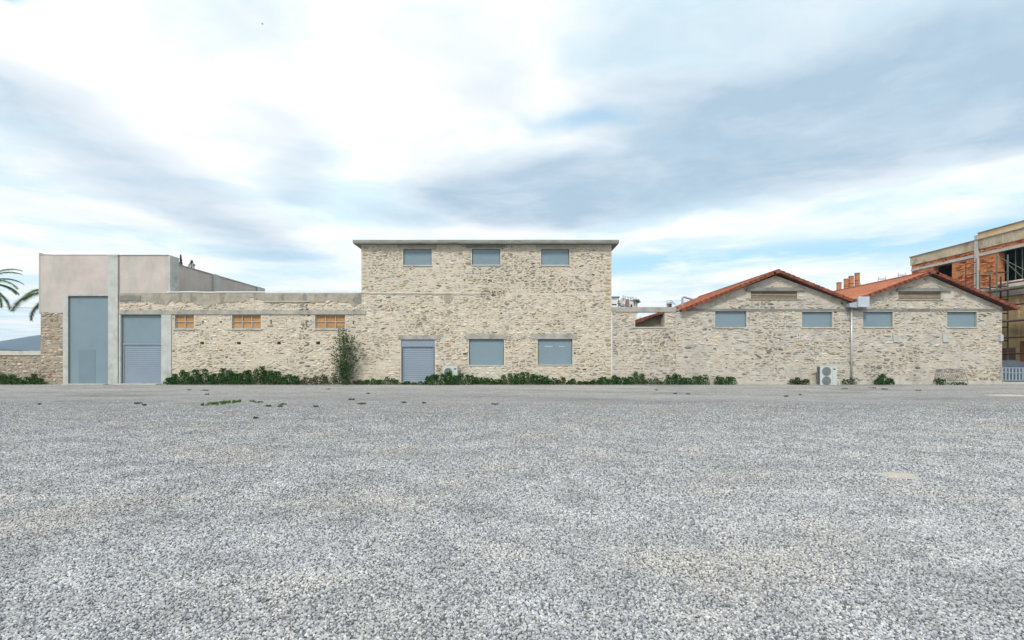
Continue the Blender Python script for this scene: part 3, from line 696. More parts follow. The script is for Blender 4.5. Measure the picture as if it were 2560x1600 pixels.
# ================================================================== MAIN STONE BUILDING
def main_building():
    b = thing('stone_building', 'tallest stone building with flat overhanging concrete roof slab and six grey openings', 'building', (X(1216), 0, 0))
    x0, x1, zt = X(903.2), X(1529), Z(612)
    up = [H(1008, 1079, 622.5, 663), H(1180, 1250.5, 621.5, 662), H(1353, 1423.5, 622.5, 662.5)]
    lo = [H(1172.5, 1259.5, 848, 913), H(1344.5, 1431, 848, 912)]
    dr = H(1003, 1087, 849, 955)
    holes = up + lo + [dr]
    w = wall_mesh(x0, x1, 0, zt, holes, 0, .5).build('wall', 'mortar', b)
    lint = [H(995, 1101, 838.5, 848.5), H(1166, 1268, 835.5, 847.5), H(1330, 1443, 835, 847.5)]
    ulint = [H(994, 1092, 613, 621.5), H(1166, 1262, 613, 620.5), H(1338, 1440, 613, 621.5)]
    patch = [H(1108, 1132, 736, 757)]
    ex = [grow(h, .035) for h in holes] + lint + ulint + patch + [H(903, 915, 776, 786), (x0, x1, Z(734.5), Z(731))]
    def pal(x, z, r):
        px = x * S + 1280
        if 1168 < px < 1258 + r.uniform(-8, 12) and Z(948) < z < Z(914): return PAL_WHITE
        if (px < 940 or px > 1500) and z > Z(735): return PAL_MIX + [((.36, .29, .17), 5)]
        if z > Z(732): return PAL_MIX
        return PAL_CREAM if r.random() < .8 else PAL_MIX
    # quoins first, then the field
    q = random.Random(5); z = .05; quo = []
    while z < zt - .2:
        hq = q.uniform(.18, .30)
        for side in (0, 1):
            wq = q.uniform(.35, .65); xa = x0 if side == 0 else x1 - wq
            if not (side == 0 and z < Z(725)): quo.append((xa, xa + wq, z, min(z + hq, zt - .02)))
        z += hq
    ex2 = ex + quo
    rubble(w, x0, x1, .02, zt, ex2, pal, 31, skip=.05)
    for (a, c, e, f) in quo:
        m = MB(); v, fc = stone_geo((a + c) / 2, (e + f) / 2, c - a - .03, f - e - .03, q.uniform(.02, .04), q, 0); m.add(v, fc, pick([((.44, .37, .26), 4), ((.38, .30, .18), 2), ((.48, .43, .34), 5), ((.34, .29, .21), 2)], q)); m.build('quoin', 'stone', w)
    for h in lint:
        m = MB(); m.box(h[0], h[1], -.05, .06, h[2], h[3]); m.build('lintel', 'concrete_warm', b)
    for h in ulint:
        m = MB(); m.box(h[0], h[1], -.035, .06, h[2], h[3]); m.build('lintel', 'cement_patch', b)
    blotch(X(1120), Z(746), .30, .27, 0, 'cement_patch', 'cement_patch', b, 3)
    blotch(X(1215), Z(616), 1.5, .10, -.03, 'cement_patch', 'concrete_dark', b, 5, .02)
    for h in up: panel(b, h, sill=.03, sill_mat='concrete')
    p = panel(b, lo[0]); p2 = panel(b, lo[1])
    for (a, c) in ((1362, 1382), (1398, 1412)): part('bare_streak', 'coping_white', p2, X(a), X(c), .126, .1295, Z(866.2), Z(865.4))
    for h in lo:
        m = MB(); m.box(h[0] - .02, h[1] + .02, -.055, .09, h[2] - .035, h[2] + .004); m.build('sill', 'white_plaster', b)
    # door
    rd = roller(b, 1006, 1084, 867, 955, 17)
    part('shutter_box', 'shutter_paint', b, X(1003.6), X(1086.4), .05, .3, Z(866.8), Z(849.5))
    fr = MB(); fr.box(X(1003.4), X(1005.9), .04, .2, Z(955), Z(867)); fr.box(X(1084.1), X(1086.6), .04, .2, Z(955), Z(867)); fr.build('door_frame', 'shutter_dark', b)
    part('door_step', 'kerb_stone', b, X(998), X(1092), -.35, .12, .004, Z(955.2))
    # roof slab
    sx0, sx1 = X(1280 - 391), X(1280 + 262)
    m = MB(); m.box(x0 - .42, x1 + .40, -.45, 12.4, zt + .001, zt + .20); sl = m.build('roof_slab', 'concrete_dark', b)
    m = MB(); m.box(x0 - .43, x1 + .41, -.462, 12.41, zt + .07, zt + .225); m.build('slab_edge', 'slab_concrete', sl)
    shell(b, x0, x1, .51, 12, 0, zt, 'mortar_grey')
main_building()
def wall_cable():
    pts = []; r = random.Random(2)
    for i in range(50):
        px = 900 + (1222 - 900) * i / 49; pts.append((X(px), -.10 + .02 * math.sin(i), Z(731.5 + 1.6 * (i / 49) + 1.1 * mnoise.noise(Vector((px * .015, 2, 0))))))
    m = MB(); m.path(pts, .028); tag(m.build('wall_pipe', 'hose_white'), 'thin pale pipe running along the wall below the upper windows', 'pipe')
    t = thing('dry_creeper', 'dry brown creeper hanging on the wall at the pipe end', 'plant', (X(1235), 0, Z(735)))
    st, lf = MB(), MB()
    for k in range(9):
        x = X(1205 + k * 6.5); p = Vector((x, -.06, Z(732))); q = p + Vector((r.uniform(-.25, .3), -.06, r.uniform(-.28, .22)))
        st.tube(p, q, .012, 5)
        for j in range(16):
            c = p.lerp(q, r.random()) + Vector((r.uniform(-.08, .08), r.uniform(-.06, 0), r.uniform(-.08, .08))); leaf(lf, c, r.uniform(.05, .09), r, r.choice([(.10, .085, .04), (.16, .15, .06), (.06, .05, .03)]))
    st.build('stem', 'bark', t); lf.build('leaves', 'leaf', t)
def leaf(m, c, s, r, col, slim=0.5, up=0.3):
    d = Vector((r.gauss(0, 1), r.gauss(0, 1), r.gauss(0, 1) + up)).normalized(); n = d.orthogonal().normalized()
    n = (Matrix.Rotation(r.uniform(0, 6.28), 3, d) @ n); a = d * s * .5; w = n * s * slim * .5; c = Vector(c)
    b = d.cross(n) * s * .12
    m.add((c - a, c + w + b, c + a, c - w + b), ((0, 1, 2, 3),), col)
wall_cable()

# ================================================================== COURTYARD WALL
def courtyard_wall():
    b = thing('courtyard_wall', 'stone courtyard wall with an open window hole under a concrete beam', 'wall', (X(1610), 0, 0))
    x0, x1, zt = X(1529.3), X(1690), Z(780)
    op = H(1588, 1662, 780, 817.5); op = (op[0], op[1], op[2], zt)
    m = MB()
    w = wall_mesh(x0, x1, 0, zt, [(op[0], op[1], op[2], zt - .001)], 0, .5).build('wall', 'mortar_grey', b)
    def pal(x, z, r): return PAL_DARK if (x > X(1625) + .6 * (z - 2) and z < 4.0 and r.random() < .42) or (x < X(1560) and z < 2.4 and r.random() < .25) else PAL_MIX
    rubble(w, x0 + .03, x1, .22, zt, [grow(op, .03)], pal, 41)
    m = MB(); m.box(x0, x1 - .003, -.06, .5, zt + .002, Z(768)); m.build('ring_beam', 'concrete_warm', b)
    m = MB(); m.box(op[0] - .12, op[1] + .15, -.07, .4, op[2] - .06, op[2] + .004); m.build('sill', 'kerb_stone', b)
    m = MB(); m.box(x0, x1 - .003, -.10, .02, 0, .20); m.build('plinth', 'kerb_stone', b)
    m = MB(); m.box(x0 - .04, x0 + .035, -.035, .02, .1, zt); m.build('pointing_seam', 'white_plaster', b)
courtyard_wall()

# ================================================================== ROOF TILES
def tile_mesh(w=.235, l=.43):
    m = MB(); n = 5; top0, top1 = [], []
    for i in range(n + 1):
        t = i / n; x = (t - .5) * w; h = .045 * math.sin(t * math.pi) + .006
        top0.append((x, 0, h)); top1.append((x * .92, l, h * .9 - .004))
    m.add(top0 + top1, [(i, i + 1, n + 2 + i, n + 1 + i) for i in range(n)])
    lip = [(x, .002, h - .028) for x, y, h in top0]
    m.add(top0 + lip, [(i + 1, i, n + 1 + i, n + 2 + i) for i in range(n)])
    me = bpy.data.meshes.new('tile'); me.from_pydata(m.v, [], m.f); me.materials.append(MATS['roof_tile']); me.update()
    return me
TILE = tile_mesh()
def verge_mesh():
    m = MB(); m.box(-.10, .06, 0, .40, -.015, .055); m.box(-.10, -.065, 0, .40, -.13, -.015)
    me = bpy.data.meshes.new('verge_tile'); me.from_pydata(m.v, [], m.f); me.materials.append(MATS['verge_tile']); me.update(); return me
VERGE = verge_mesh()
def gable_roof(parent, xe0, ze0, xr, zr, xe1, ze1, y0, y1, nobj=300):
    t = .10
    m = MB()
    for (a, za, b_, zb) in ((xe0, ze0, xr, zr), (xr, zr, xe1, ze1)):
        v = [(a, y0, za), (b_, y0, zb), (b_, y1, zb), (a, y1, za), (a, y0, za - t), (b_, y0, zb - t), (b_, y1, zb - t), (a, y1, za - t)]
        m.add(v, ((0, 1, 2, 3), (7, 6, 5, 4), (4, 5, 1, 0), (6, 7, 3, 2), (4, 0, 3, 7), (5, 6, 2, 1)))
    roof = m.build('roof', 'roof_deck', parent)
    mats = []; r = random.Random(int(xr * 10)); cw = .225; ex = .345
    for side, (xe, ze) in ((0, (xe0, ze0)), (1, (xe1, ze1))):
        up = Vector((xr - xe, 0, zr - ze)); Ls = up.length; up.normalize()
        xa = Vector((0, 1, 0)); 
        if side == 0: xa = Vector((0, -1, 0))
        nz = xa.cross(up); 
        if nz.z < 0: nz = -nz; xa = -xa
        rows = int(Ls / ex); cols = int((y1 - y0) / cw)
        for i in range(rows + 1):
            for j in range(cols):
                s_ = min(i * ex - .05, Ls - .40); c = Vector((xe, y0 + cw * (j + .5) + .05, ze)) + up * s_ + nz * (.012 + .012 + r.uniform(0, .006))
                M = Matrix((xa, up, nz)).transposed().to_4x4(); M = Matrix.Translation(c) @ M @ Matrix.Rotation(R(-2.2), 4, 'X') @ Matrix.Rotation(r.uniform(-.02, .02), 4, 'Z')
                mats.append((j, i, side, M))
        for i in range(rows + 1):     # verge tiles along the gable edge
            s_ = min(i * ex - .05, Ls - .38); c = Vector((xe, y0, ze)) + up * s_ + nz * (.03 + r.uniform(0, .012))
            ya = Vector((0, 1, 0)); M = Matrix((ya, up, ya.cross(up) if ya.cross(up).z > 0 else -ya.cross(up))).transposed().to_4x4()
            link('verge_tile', VERGE, roof, M=Matrix.Translation(c) @ M @ Matrix.Rotation(R(-5.5), 4, 'X'))
    # nearest columns of the side facing the yard show largest
    mats.sort(key=lambda k: (k[0] + (0 if k[2] == 0 else 3), k[1]))
    for k in mats[:nobj]: link('tile', TILE, roof, M=k[3])
    mb = MB(); tv = [v.co.copy() for v in TILE.vertices]; tf = [list(p.vertices) for p in TILE.polygons]
    for k in mats[nobj:]: mb.add([k[3] @ v for v in tv], tf)
    mb.build('tiles', 'roof_tile', roof, kind='stuff')
    rm = MB(); n = int((y1 - y0) / .40)
    for j in range(n):
        a = y0 + j * .40 - .03; rm.tube((xr, a, zr + .015), (xr, a + .43, zr + .03), .12, 8, r1=.105)
    rm.build('ridge_tiles', 'verge_tile', roof)
    return roof

def gabled(name_label, xl, xr_, ridge_px, eave_l, apex, eave_r, roof_l, roof_apex, roof_r, wins, vent, vlint, seed, beam_px, extra_excl=(), plinth=(0, 0)):
    b = thing('stone_building', name_label, 'building', ((X(xl) + X(xr_)) / 2, 0, 0))
    x0, x1, xa = X(xl), X(xr_), X(ridge_px)
    zl, za, zr = Z(eave_l), Z(apex), Z(eave_r)
    tf = lambda x: zl + (za - zl) * (x - x0) / (xa - x0) if x <= xa else za + (zr - za) * (x - xa) / (x1 - xa)
    hw = [H(*h) for h in wins]; hv = H(*vent)
    w = wall_mesh(x0, x1, 0, tf, hw + [hv], 0, .45, extra=(xa,)).build('wall', 'mortar_grey', b)
    beam = H(*beam_px); vl = H(*vlint)
    ex = [grow(h, .03) for h in hw] + [grow(hv, .03), beam, vl] + list(extra_excl)
    def pal(x, z, r):
        px = x * S + 1280
        if px > 2405 and px < 2475 and z < 1.4: return PAL_BROWN
        if 1840 < px < 1985 and .5 < z < 2.4 + .3 * mnoise.noise(Vector((x, z, 0))) and r.random() < .5: return PAL_DARK
        if 2180 < px < 2300 and 1.0 < z < 2.4 and r.random() < .25: return PAL_DARK
        if z < 2.4 and r.random() < .35: return PAL_MIX
        return PAL_GREY
    rubble(w, x0 + .01, x1, .24, za, ex, pal, seed, inside=lambda x, z: z < tf(x) - .10 and not (z > beam[3] and mnoise.noise(Vector((x * 1.1, seed, z * 1.4))) > .26), skip=.07, hr=(.085, .22), wr=(.14, .48))
    m = MB(); m.box(x0 + .002, x1 - .002, -.055, .05, beam[2], beam[3]); m.build('ring_beam', 'concrete_dark', b)
    for h in hw:
        p = panel(b, h, sill=.06)
        part('window_head', 'concrete', p, h[0] - .03, h[1] + .03, -.045, .09, h[3] - .004, h[3] + .045)
    # louvred vent
    vb = part('vent', 'void_shade', b, hv[0] + .002, hv[1] - .002, .2, .24, hv[2] + .002, hv[3] - .002)
    n = 6; r = random.Random(seed)
    for i in range(n):
        z = hv[2] + (hv[3] - hv[2]) * (i + .5) / n; m = MB(); d = r.uniform(-.008, .008)
        m.add([(hv[0] + .01, .06, z - .026 + d), (hv[1] - .01, .06, z - .026 - d), (hv[1] - .01, .11, z - .005), (hv[0] + .01, .11, z - .005), (hv[0] + .01, .06, z + .012 + d), (hv[1] - .01, .06, z + .012 - d), (hv[1] - .01, .11, z + .025), (hv[0] + .01, .11, z + .025)],
              ((0, 3, 2, 1), (4, 5, 6, 7), (0, 1, 5, 4), (1, 2, 6, 5), (2, 3, 7, 6), (3, 0, 4, 7))); m.build('slat', 'slat_wood', vb)
    part('vent_sill', 'wood_grey', b, hv[0] - .12, hv[1] + .18, -.06, .1, hv[2] - .05, hv[2] + .004)
    m = MB(); m.prism([(vl[0], vl[2]), (vl[1], vl[2]), (vl[1] - .12, vl[3]), (vl[0] + .12, vl[3])], -.13, .06); m.build('vent_lintel', 'concrete_dark', b)
    # plinth kerb
    m = MB(); r = random.Random(seed + 1); x = x0
    while x < x1 - .05:
        ww = min(r.uniform(.6, 1.5), x1 - x); mm = MB(); mm.box(x + .006, x + ww - .006, -.09 - r.uniform(0, .03), .02, 0, .20 + r.uniform(-.02, .03)); mm.build('plinth_block', 'kerb_stone', w); x += ww
    gable_roof(b, X(roof_l[0]), Z(roof_l[1]), X(roof_apex[0]), Z(roof_apex[1]), X(roof_r[0]), Z(roof_r[1]), -.36, 15)
    m = MB(); m.box(x0, x0 + .3, .46, 14.6, 0, zl - .1); m.box(x1 - .3, x1, .46, 14.6, 0, zr - .1)
    m.prism([(x0 + .3, 0), (x1 - .3, 0), (x1 - .3, zr - .15), (xa, za - .15), (x0 + .3, zl - .15)], 14.3, 14.6); m.build('outer_wall', 'mortar_grey', b)
    return b
gabled('gabled stone warehouse with red tiled roof next to the courtyard wall', 1690.3, 2124.6, 1940, 781, 689, 757, (1700, 776), (1940, 679.5), (2122, 752.5),
       [(1788, 1866, 778, 818), (2005, 2081, 779, 818)], (1877, 1993, 728, 748), (1862, 2012, 719, 727.5), 51, (1690, 2125, 772, 777.5))
gabled('gabled stone warehouse with red tiled roof at the end of the row', 2125, 2505, 2322, 758, 689, 768, (2128, 752.5), (2322, 681), (2532, 772),
       [(2158, 2232, 779, 817.5), (2368, 2442, 779.5, 817.5)], (2246, 2352, 729, 749), (2238, 2376, 721, 728.5), 61, (2125, 2440, 772, 777.5), extra_excl=(H(2384, 2470, 700, 735)[:0] or H(2440, 2505, 768, 778),))

def paint_marks():
    m = MB(); r = random.Random(3); x0, z0 = X(1990), Z(852)
    for (a, b_, c, d) in ((0, 0, .05, .42), (.18, .02, .22, .40), (-.04, .2, .26, .25), (.30, .05, .46, .05), (.38, .05, .36, .22), (.52, .02, .60, .20), (.60, .2, .66, .03), (.74, .06, .84, .1), (.92, .02, 1.02, .16)):
        m.tube((x0 + a, -.082, z0 + b_), (x0 + c, -.082, z0 + d), .017, 5)
    tag(m.build('paint_marks', 'coping_white'), 'faint white painted scribble on the first gable wall', 'marks')
paint_marks()
def gutter():
    t = thing('downpipe', 'grey metal rainwater hopper and downpipe between the two gables', 'downpipe', (X(2125), -.2, 0))
    m = MB(); m.box(X(2131), X(2158.5), -.62, -.10, Z(769.5), Z(744)); h = m.build('hopper', 'galvanised', t)
    m = MB(); m.prism([(X(2112), Z(769)), (X(2130.8), Z(771)), (X(2130.8), Z(756)), (X(2112), Z(760))], -.50, -.06); m.build('gutter_outlet', 'metal_grey', t)
    m = MB(); m.tube((X(2125), -.17, Z(769)), (X(2125), -.17, Z(955)), .055, 10); m.build('pipe', 'galvanised', t, True)
    for py in (800, 850, 905): part('bracket', 'metal_grey', t, X(2125) - .075, X(2125) + .075, -.20, -.03, Z(py), Z(py) + .04)
    m = MB(); m.tube((X(2125), -.17, Z(954)), (X(2128), -.45, Z(960)), .055, 10); m.build('pipe_shoe', 'galvanised', t)
gutter()
for (px, py, lab) in ((2238, 845, 'grey cement patch with metal plate below the left end of the last vent'), (2362, 845, 'grey metal plate fixed below the last grey window'),):
    m = MB(); m.prism([(X(px - 6), Z(py + 10)), (X(px + 6), Z(py + 11)), (X(px + 5), Z(py - 8)), (X(px - 7), Z(py - 9))], -.085, -.02); tag(m.build('wall_plate', 'concrete'), lab, 'plate')
m = MB(); m.box(X(2496), X(2503), -.17, -.02, Z(853), Z(837)); tag(m.build('junction_box', 'galvanised'), 'small pale junction box at the right corner of the last gable', 'junction box')

# ================================================================== LEAN-TO AND THINGS BEHIND THE COURTYARD WALL
def lean_to():
    b = thing('lean_to_shed', 'red tiled lean-to roof seen through the courtyard wall opening', 'shed', (10.2, 5, 0))
    a, c = Vector((8.55, 3.4, 4.30)), Vector((12.0, 3.4, 5.40)); y1 = 9.5
    m = MB(); m.add([a, c, c + Vector((0, 6, 0)), a + Vector((0, 6, 0)), a - Vector((0, 0, .12)), c - Vector((0, 0, .12)), c + Vector((0, 6, -.12)), a + Vector((0, 6, -.12))],
                    ((0, 1, 2, 3), (7, 6, 5, 4), (4, 5, 1, 0), (6, 7, 3, 2), (4, 0, 3, 7), (5, 6, 2, 1))); rf = m.build('roof', 'roof_deck', b)
    up = (c - a).normalized(); xa = Vector((0, -1, 0)); nz = xa.cross(up)
    if nz.z < 0: nz = -nz; xa = -xa
    for i in range(10):
        for j in range(14):
            p = a + up * (i * .345 - .03) + Vector((0, .12 + j * .225, 0)) + nz * .025
            link('tile', TILE, rf, M=Matrix.Translation(p) @ Matrix((xa, up, nz)).transposed().to_4x4() @ Matrix.Rotation(R(-2.2), 4, 'X'))
    for i in range(10): 
        p = a + up * (i * .345 - .03) + nz * .03; ya = Vector((0, 1, 0)); k = ya.cross(up); k = k if k.z > 0 else -k
        link('verge_tile', VERGE, rf, M=Matrix.Translation(p) @ Matrix((ya, up, k)).transposed().to_4x4())
    m = MB(); m.prism([(8.9, 0), (11.7, 0), (11.7, 5.1), (8.9, 4.25)], 3.9, 9.2); m.build('wall', 'mortar_brown', b)
    part('door_opening', 'void_shade', b, 10.9, 11.6, 3.86, 3.895, 2.4, 4.6)
lean_to()
def vents():
    t = thing('roof_ventilator', 'small white box ventilator with dark louvres beside the tiled eave', 'ventilator', at(1675, 770, 6) - Vector((0, 0, 5.4)))
    Y = 6; f = (CAM_D + Y) / FPX; c = at(1675, 768, Y)
    m = MB(); m.box(c.x - 4.5 * f, c.x + 4.5 * f, Y, Y + .35, 0.0, c.z + 8 * f); m.build('duct', 'plant_white', t)
    m = MB(); m.prism([(c.x - 6 * f, c.z + 8 * f), (c.x + 7 * f, c.z + 8 * f), (c.x + 3 * f, c.z + 13 * f), (c.x - 2 * f, c.z + 13 * f)], Y - .08, Y + .45); m.build('cap', 'metal_grey', t)
    for k in range(3): part('louvre', 'ac_dark', t, c.x - 4 * f, c.x + 4 * f, Y - .03, Y - .002, c.z + (1.2 + 2.2 * k) * f, c.z + (2.4 + 2.2 * k) * f)
    m = MB(); m.tube((c.x - 8 * f, Y, 0), (c.x - 8 * f, Y, c.z + 16 * f), .022, 6); m.build('pole', 'metal_grey', t)
    m = MB(); m.tube((c.x + 3 * f, Y, c.z + 17 * f), (c.x + 16 * f, Y + .2, c.z + 6 * f), .025, 6); m.tube((c.x - 8 * f, Y, c.z + 16 * f), (c.x + 3 * f, Y, c.z + 17 * f), .02, 6); m.build('stay', 'metal_grey', t)
    t2 = thing('flue_pipe', 'bent grey flue pipe rising behind the tiled eave', 'pipe', at(1706, 768, 7) * 1.0)
    m = MB(); p = [at(1706, 790, 7), at(1706, 745, 7), at(1708, 742.5, 7), at(1712, 743, 7), at(1733, 749, 7)]; m.path(p, .085, 8); m.build('pipe', 'metal_grey', t2)
vents()
def industrial():
    Y = 84.0; f = (CAM_D + Y) / FPX
    t = thing('industrial_plant', 'pale industrial tower with tanks and pipes far behind the courtyard wall', 'industrial plant', at(1565, 900, Y) - Vector((0, 0, CAM_H)))
    def bx(n, mat, a, b_, y0, y1, py0, py1): 
        p, q = at(a, py1, Y), at(b_, py0, Y); return part(n, mat, t, p.x, q.x, Y + y0, Y + y1, max(0, p.z), q.z)
    m = at(1500, 0, Y)
    bx('tower_block', 'plant_white', 1512, 1544, 0, 5, 744, 961); bx('tower_roof', 'plant_dark', 1510, 1549, -.4, 5.4, 741.5, 743.8)
    bx('window_band', 'void_shade', 1530, 1541, -.08, -.02, 760, 762.5)
    bx('machine_house', 'plant_white', 1574, 1592, 1, 5, 748, 961); bx('machine_house', 'plant_white', 1592.2, 1599, 2, 6, 753, 961)
    p = MB(); p.prism([(at(1584, 0, Y).x, at(0, 747.8, Y).z), (at(1598, 0, Y).x, at(0, 747.8, Y).z), (at(1603, 0, Y).x, at(0, 755, Y).z), (at(1601, 0, Y).x, at(0, 755.5, Y).z), (at(1595, 0, Y).x, at(0, 749.5, Y).z), (at(1584, 0, Y).x, at(0, 749.5, Y).z)], Y + .2, Y + 6); p.build('lean_roof', 'plant_dark', t)
    bx('doorway', 'void_shade', 1579, 1583, .9, .97, 760, 767); bx('doorway', 'plant_dark', 1587, 1590, .9, .97, 751, 764)
    c = at(1556, 0, Y)
    for (px, w, top, bot) in ((1552, 6.5, 752, 758), (1556, 8, 759, 764), (1551, 6, 765, 772), (1560, 6, 745, 752)):
        m = MB(); o = at(px, top, Y + 1); o2 = at(px, bot, Y + 1); m.tube((o.x, Y + 2, o2.z), (o.x, Y + 2, o.z), w * f, 14); m.tube((o.x, Y + 2, o.z), (o.x, Y + 2, o.z + .35), w * f, 14, r1=w * f * .3); m.build('tank', 'plant_white', t)
        m = MB(); m.tube((o.x, Y + 2, o2.z - .12), (o.x, Y + 2, o2.z), w * f * 1.06, 14); m.build('tank_ring', 'plant_dark', t)
    m = MB(); o = at(1554, 0, Y + 2); m.tube((o.x, Y + 2, 0), (o.x, Y + 2, at(0, 772, Y).z), 3.5 * f, 10); m.build('tank_leg', 'plant_dark', t)
    m = MB(); a_, b_, z0, z1 = at(1564, 0, Y).x, at(1573, 0, Y).x, at(0, 770, Y).z, at(0, 748, Y).z
    m.prism([(a_, 0), (b_, 0), (b_, z0), ((a_ + b_) / 2 + .2, z1), ((a_ + b_) / 2 - .2, z1), (a_, z0)], Y - .5, Y + .8); m.build('hopper_cone', 'plant_red', t)
    for (px, a, b__) in ((1547, 742, 757), (1558, 738, 750), (1563, 739, 749), (1577, 741, 749), (1583, 740, 747), (1590, 743, 749), (1571, 742, 760)):
        m = MB(); m.tube(at(px, b__, Y + 1), at(px + rng.uniform(-1, 1), a, Y + 1), .07, 6); m.build('mast', 'plant_dark', t)
    for (x_, y_, x2, y2) in ((1546, 757, 1566, 753), (1574, 745, 1586, 745), (1546, 766, 1560, 771), (1556, 741, 1584, 743)):
        m = MB(); m.tube(at(x_, y_, Y + .5), at(x2, y2, Y + .5), .12, 6); m.build('pipe', 'plant_white', t)
    m = MB(); o = at(1596, 0, Y - 3); m.tube((o.x, Y - 3, 0), (o.x, Y - 3, at(0, 792, Y - 3).z), .62, 14); m.tube((o.x, Y - 3, at(0, 792, Y - 3).z), (o.x, Y - 3, at(0, 788, Y - 3).z), .62, 14, r1=.2); m.build('tank', 'plant_white', t)
industrial()
def chimneys():
    Y = 26.0
    for (px, py, w, lab) in ((2097.5, 706, 11, 'shortest round brick chimney behind the red roofs'), (2115.5, 697, 11, 'second round brick chimney from the left of four behind the roofs'), (2128, 690, 11.5, 'third round brick chimney from the left of four behind the roofs'), (2143, 682.5, 11.5, 'tallest round brick chimney behind the red roofs')):
        top = at(px, py, Y); r0 = w / 2 * (CAM_D + Y) / FPX
        t = thing('brick_chimney', lab, 'chimney', (top.x, Y, 0), 'round brick chimneys behind the roofs')
        m = MB(); m.tube((top.x, Y, 0), (top.x, Y, top.z - .08), r0 * 1.12, 18, r1=r0, cap=False)
        for k in range(26):
            pass
        m.build('shaft', 'old_brick', t, True)
        m = MB(); m.tube((top.x, Y, top.z - .18), (top.x, Y, top.z), r0 * 1.06, 18); m.build('rim', 'plant_red', t)
        m = MB(); m.tube((top.x, Y, top.z - .9), (top.x, Y, top.z - .84), r0 * 1.04, 18); m.tube((top.x, Y, top.z - 1.6), (top.x, Y, top.z - 1.54), r0 * 1.06, 18); m.build('band', 'rust_steel', t)
chimneys()

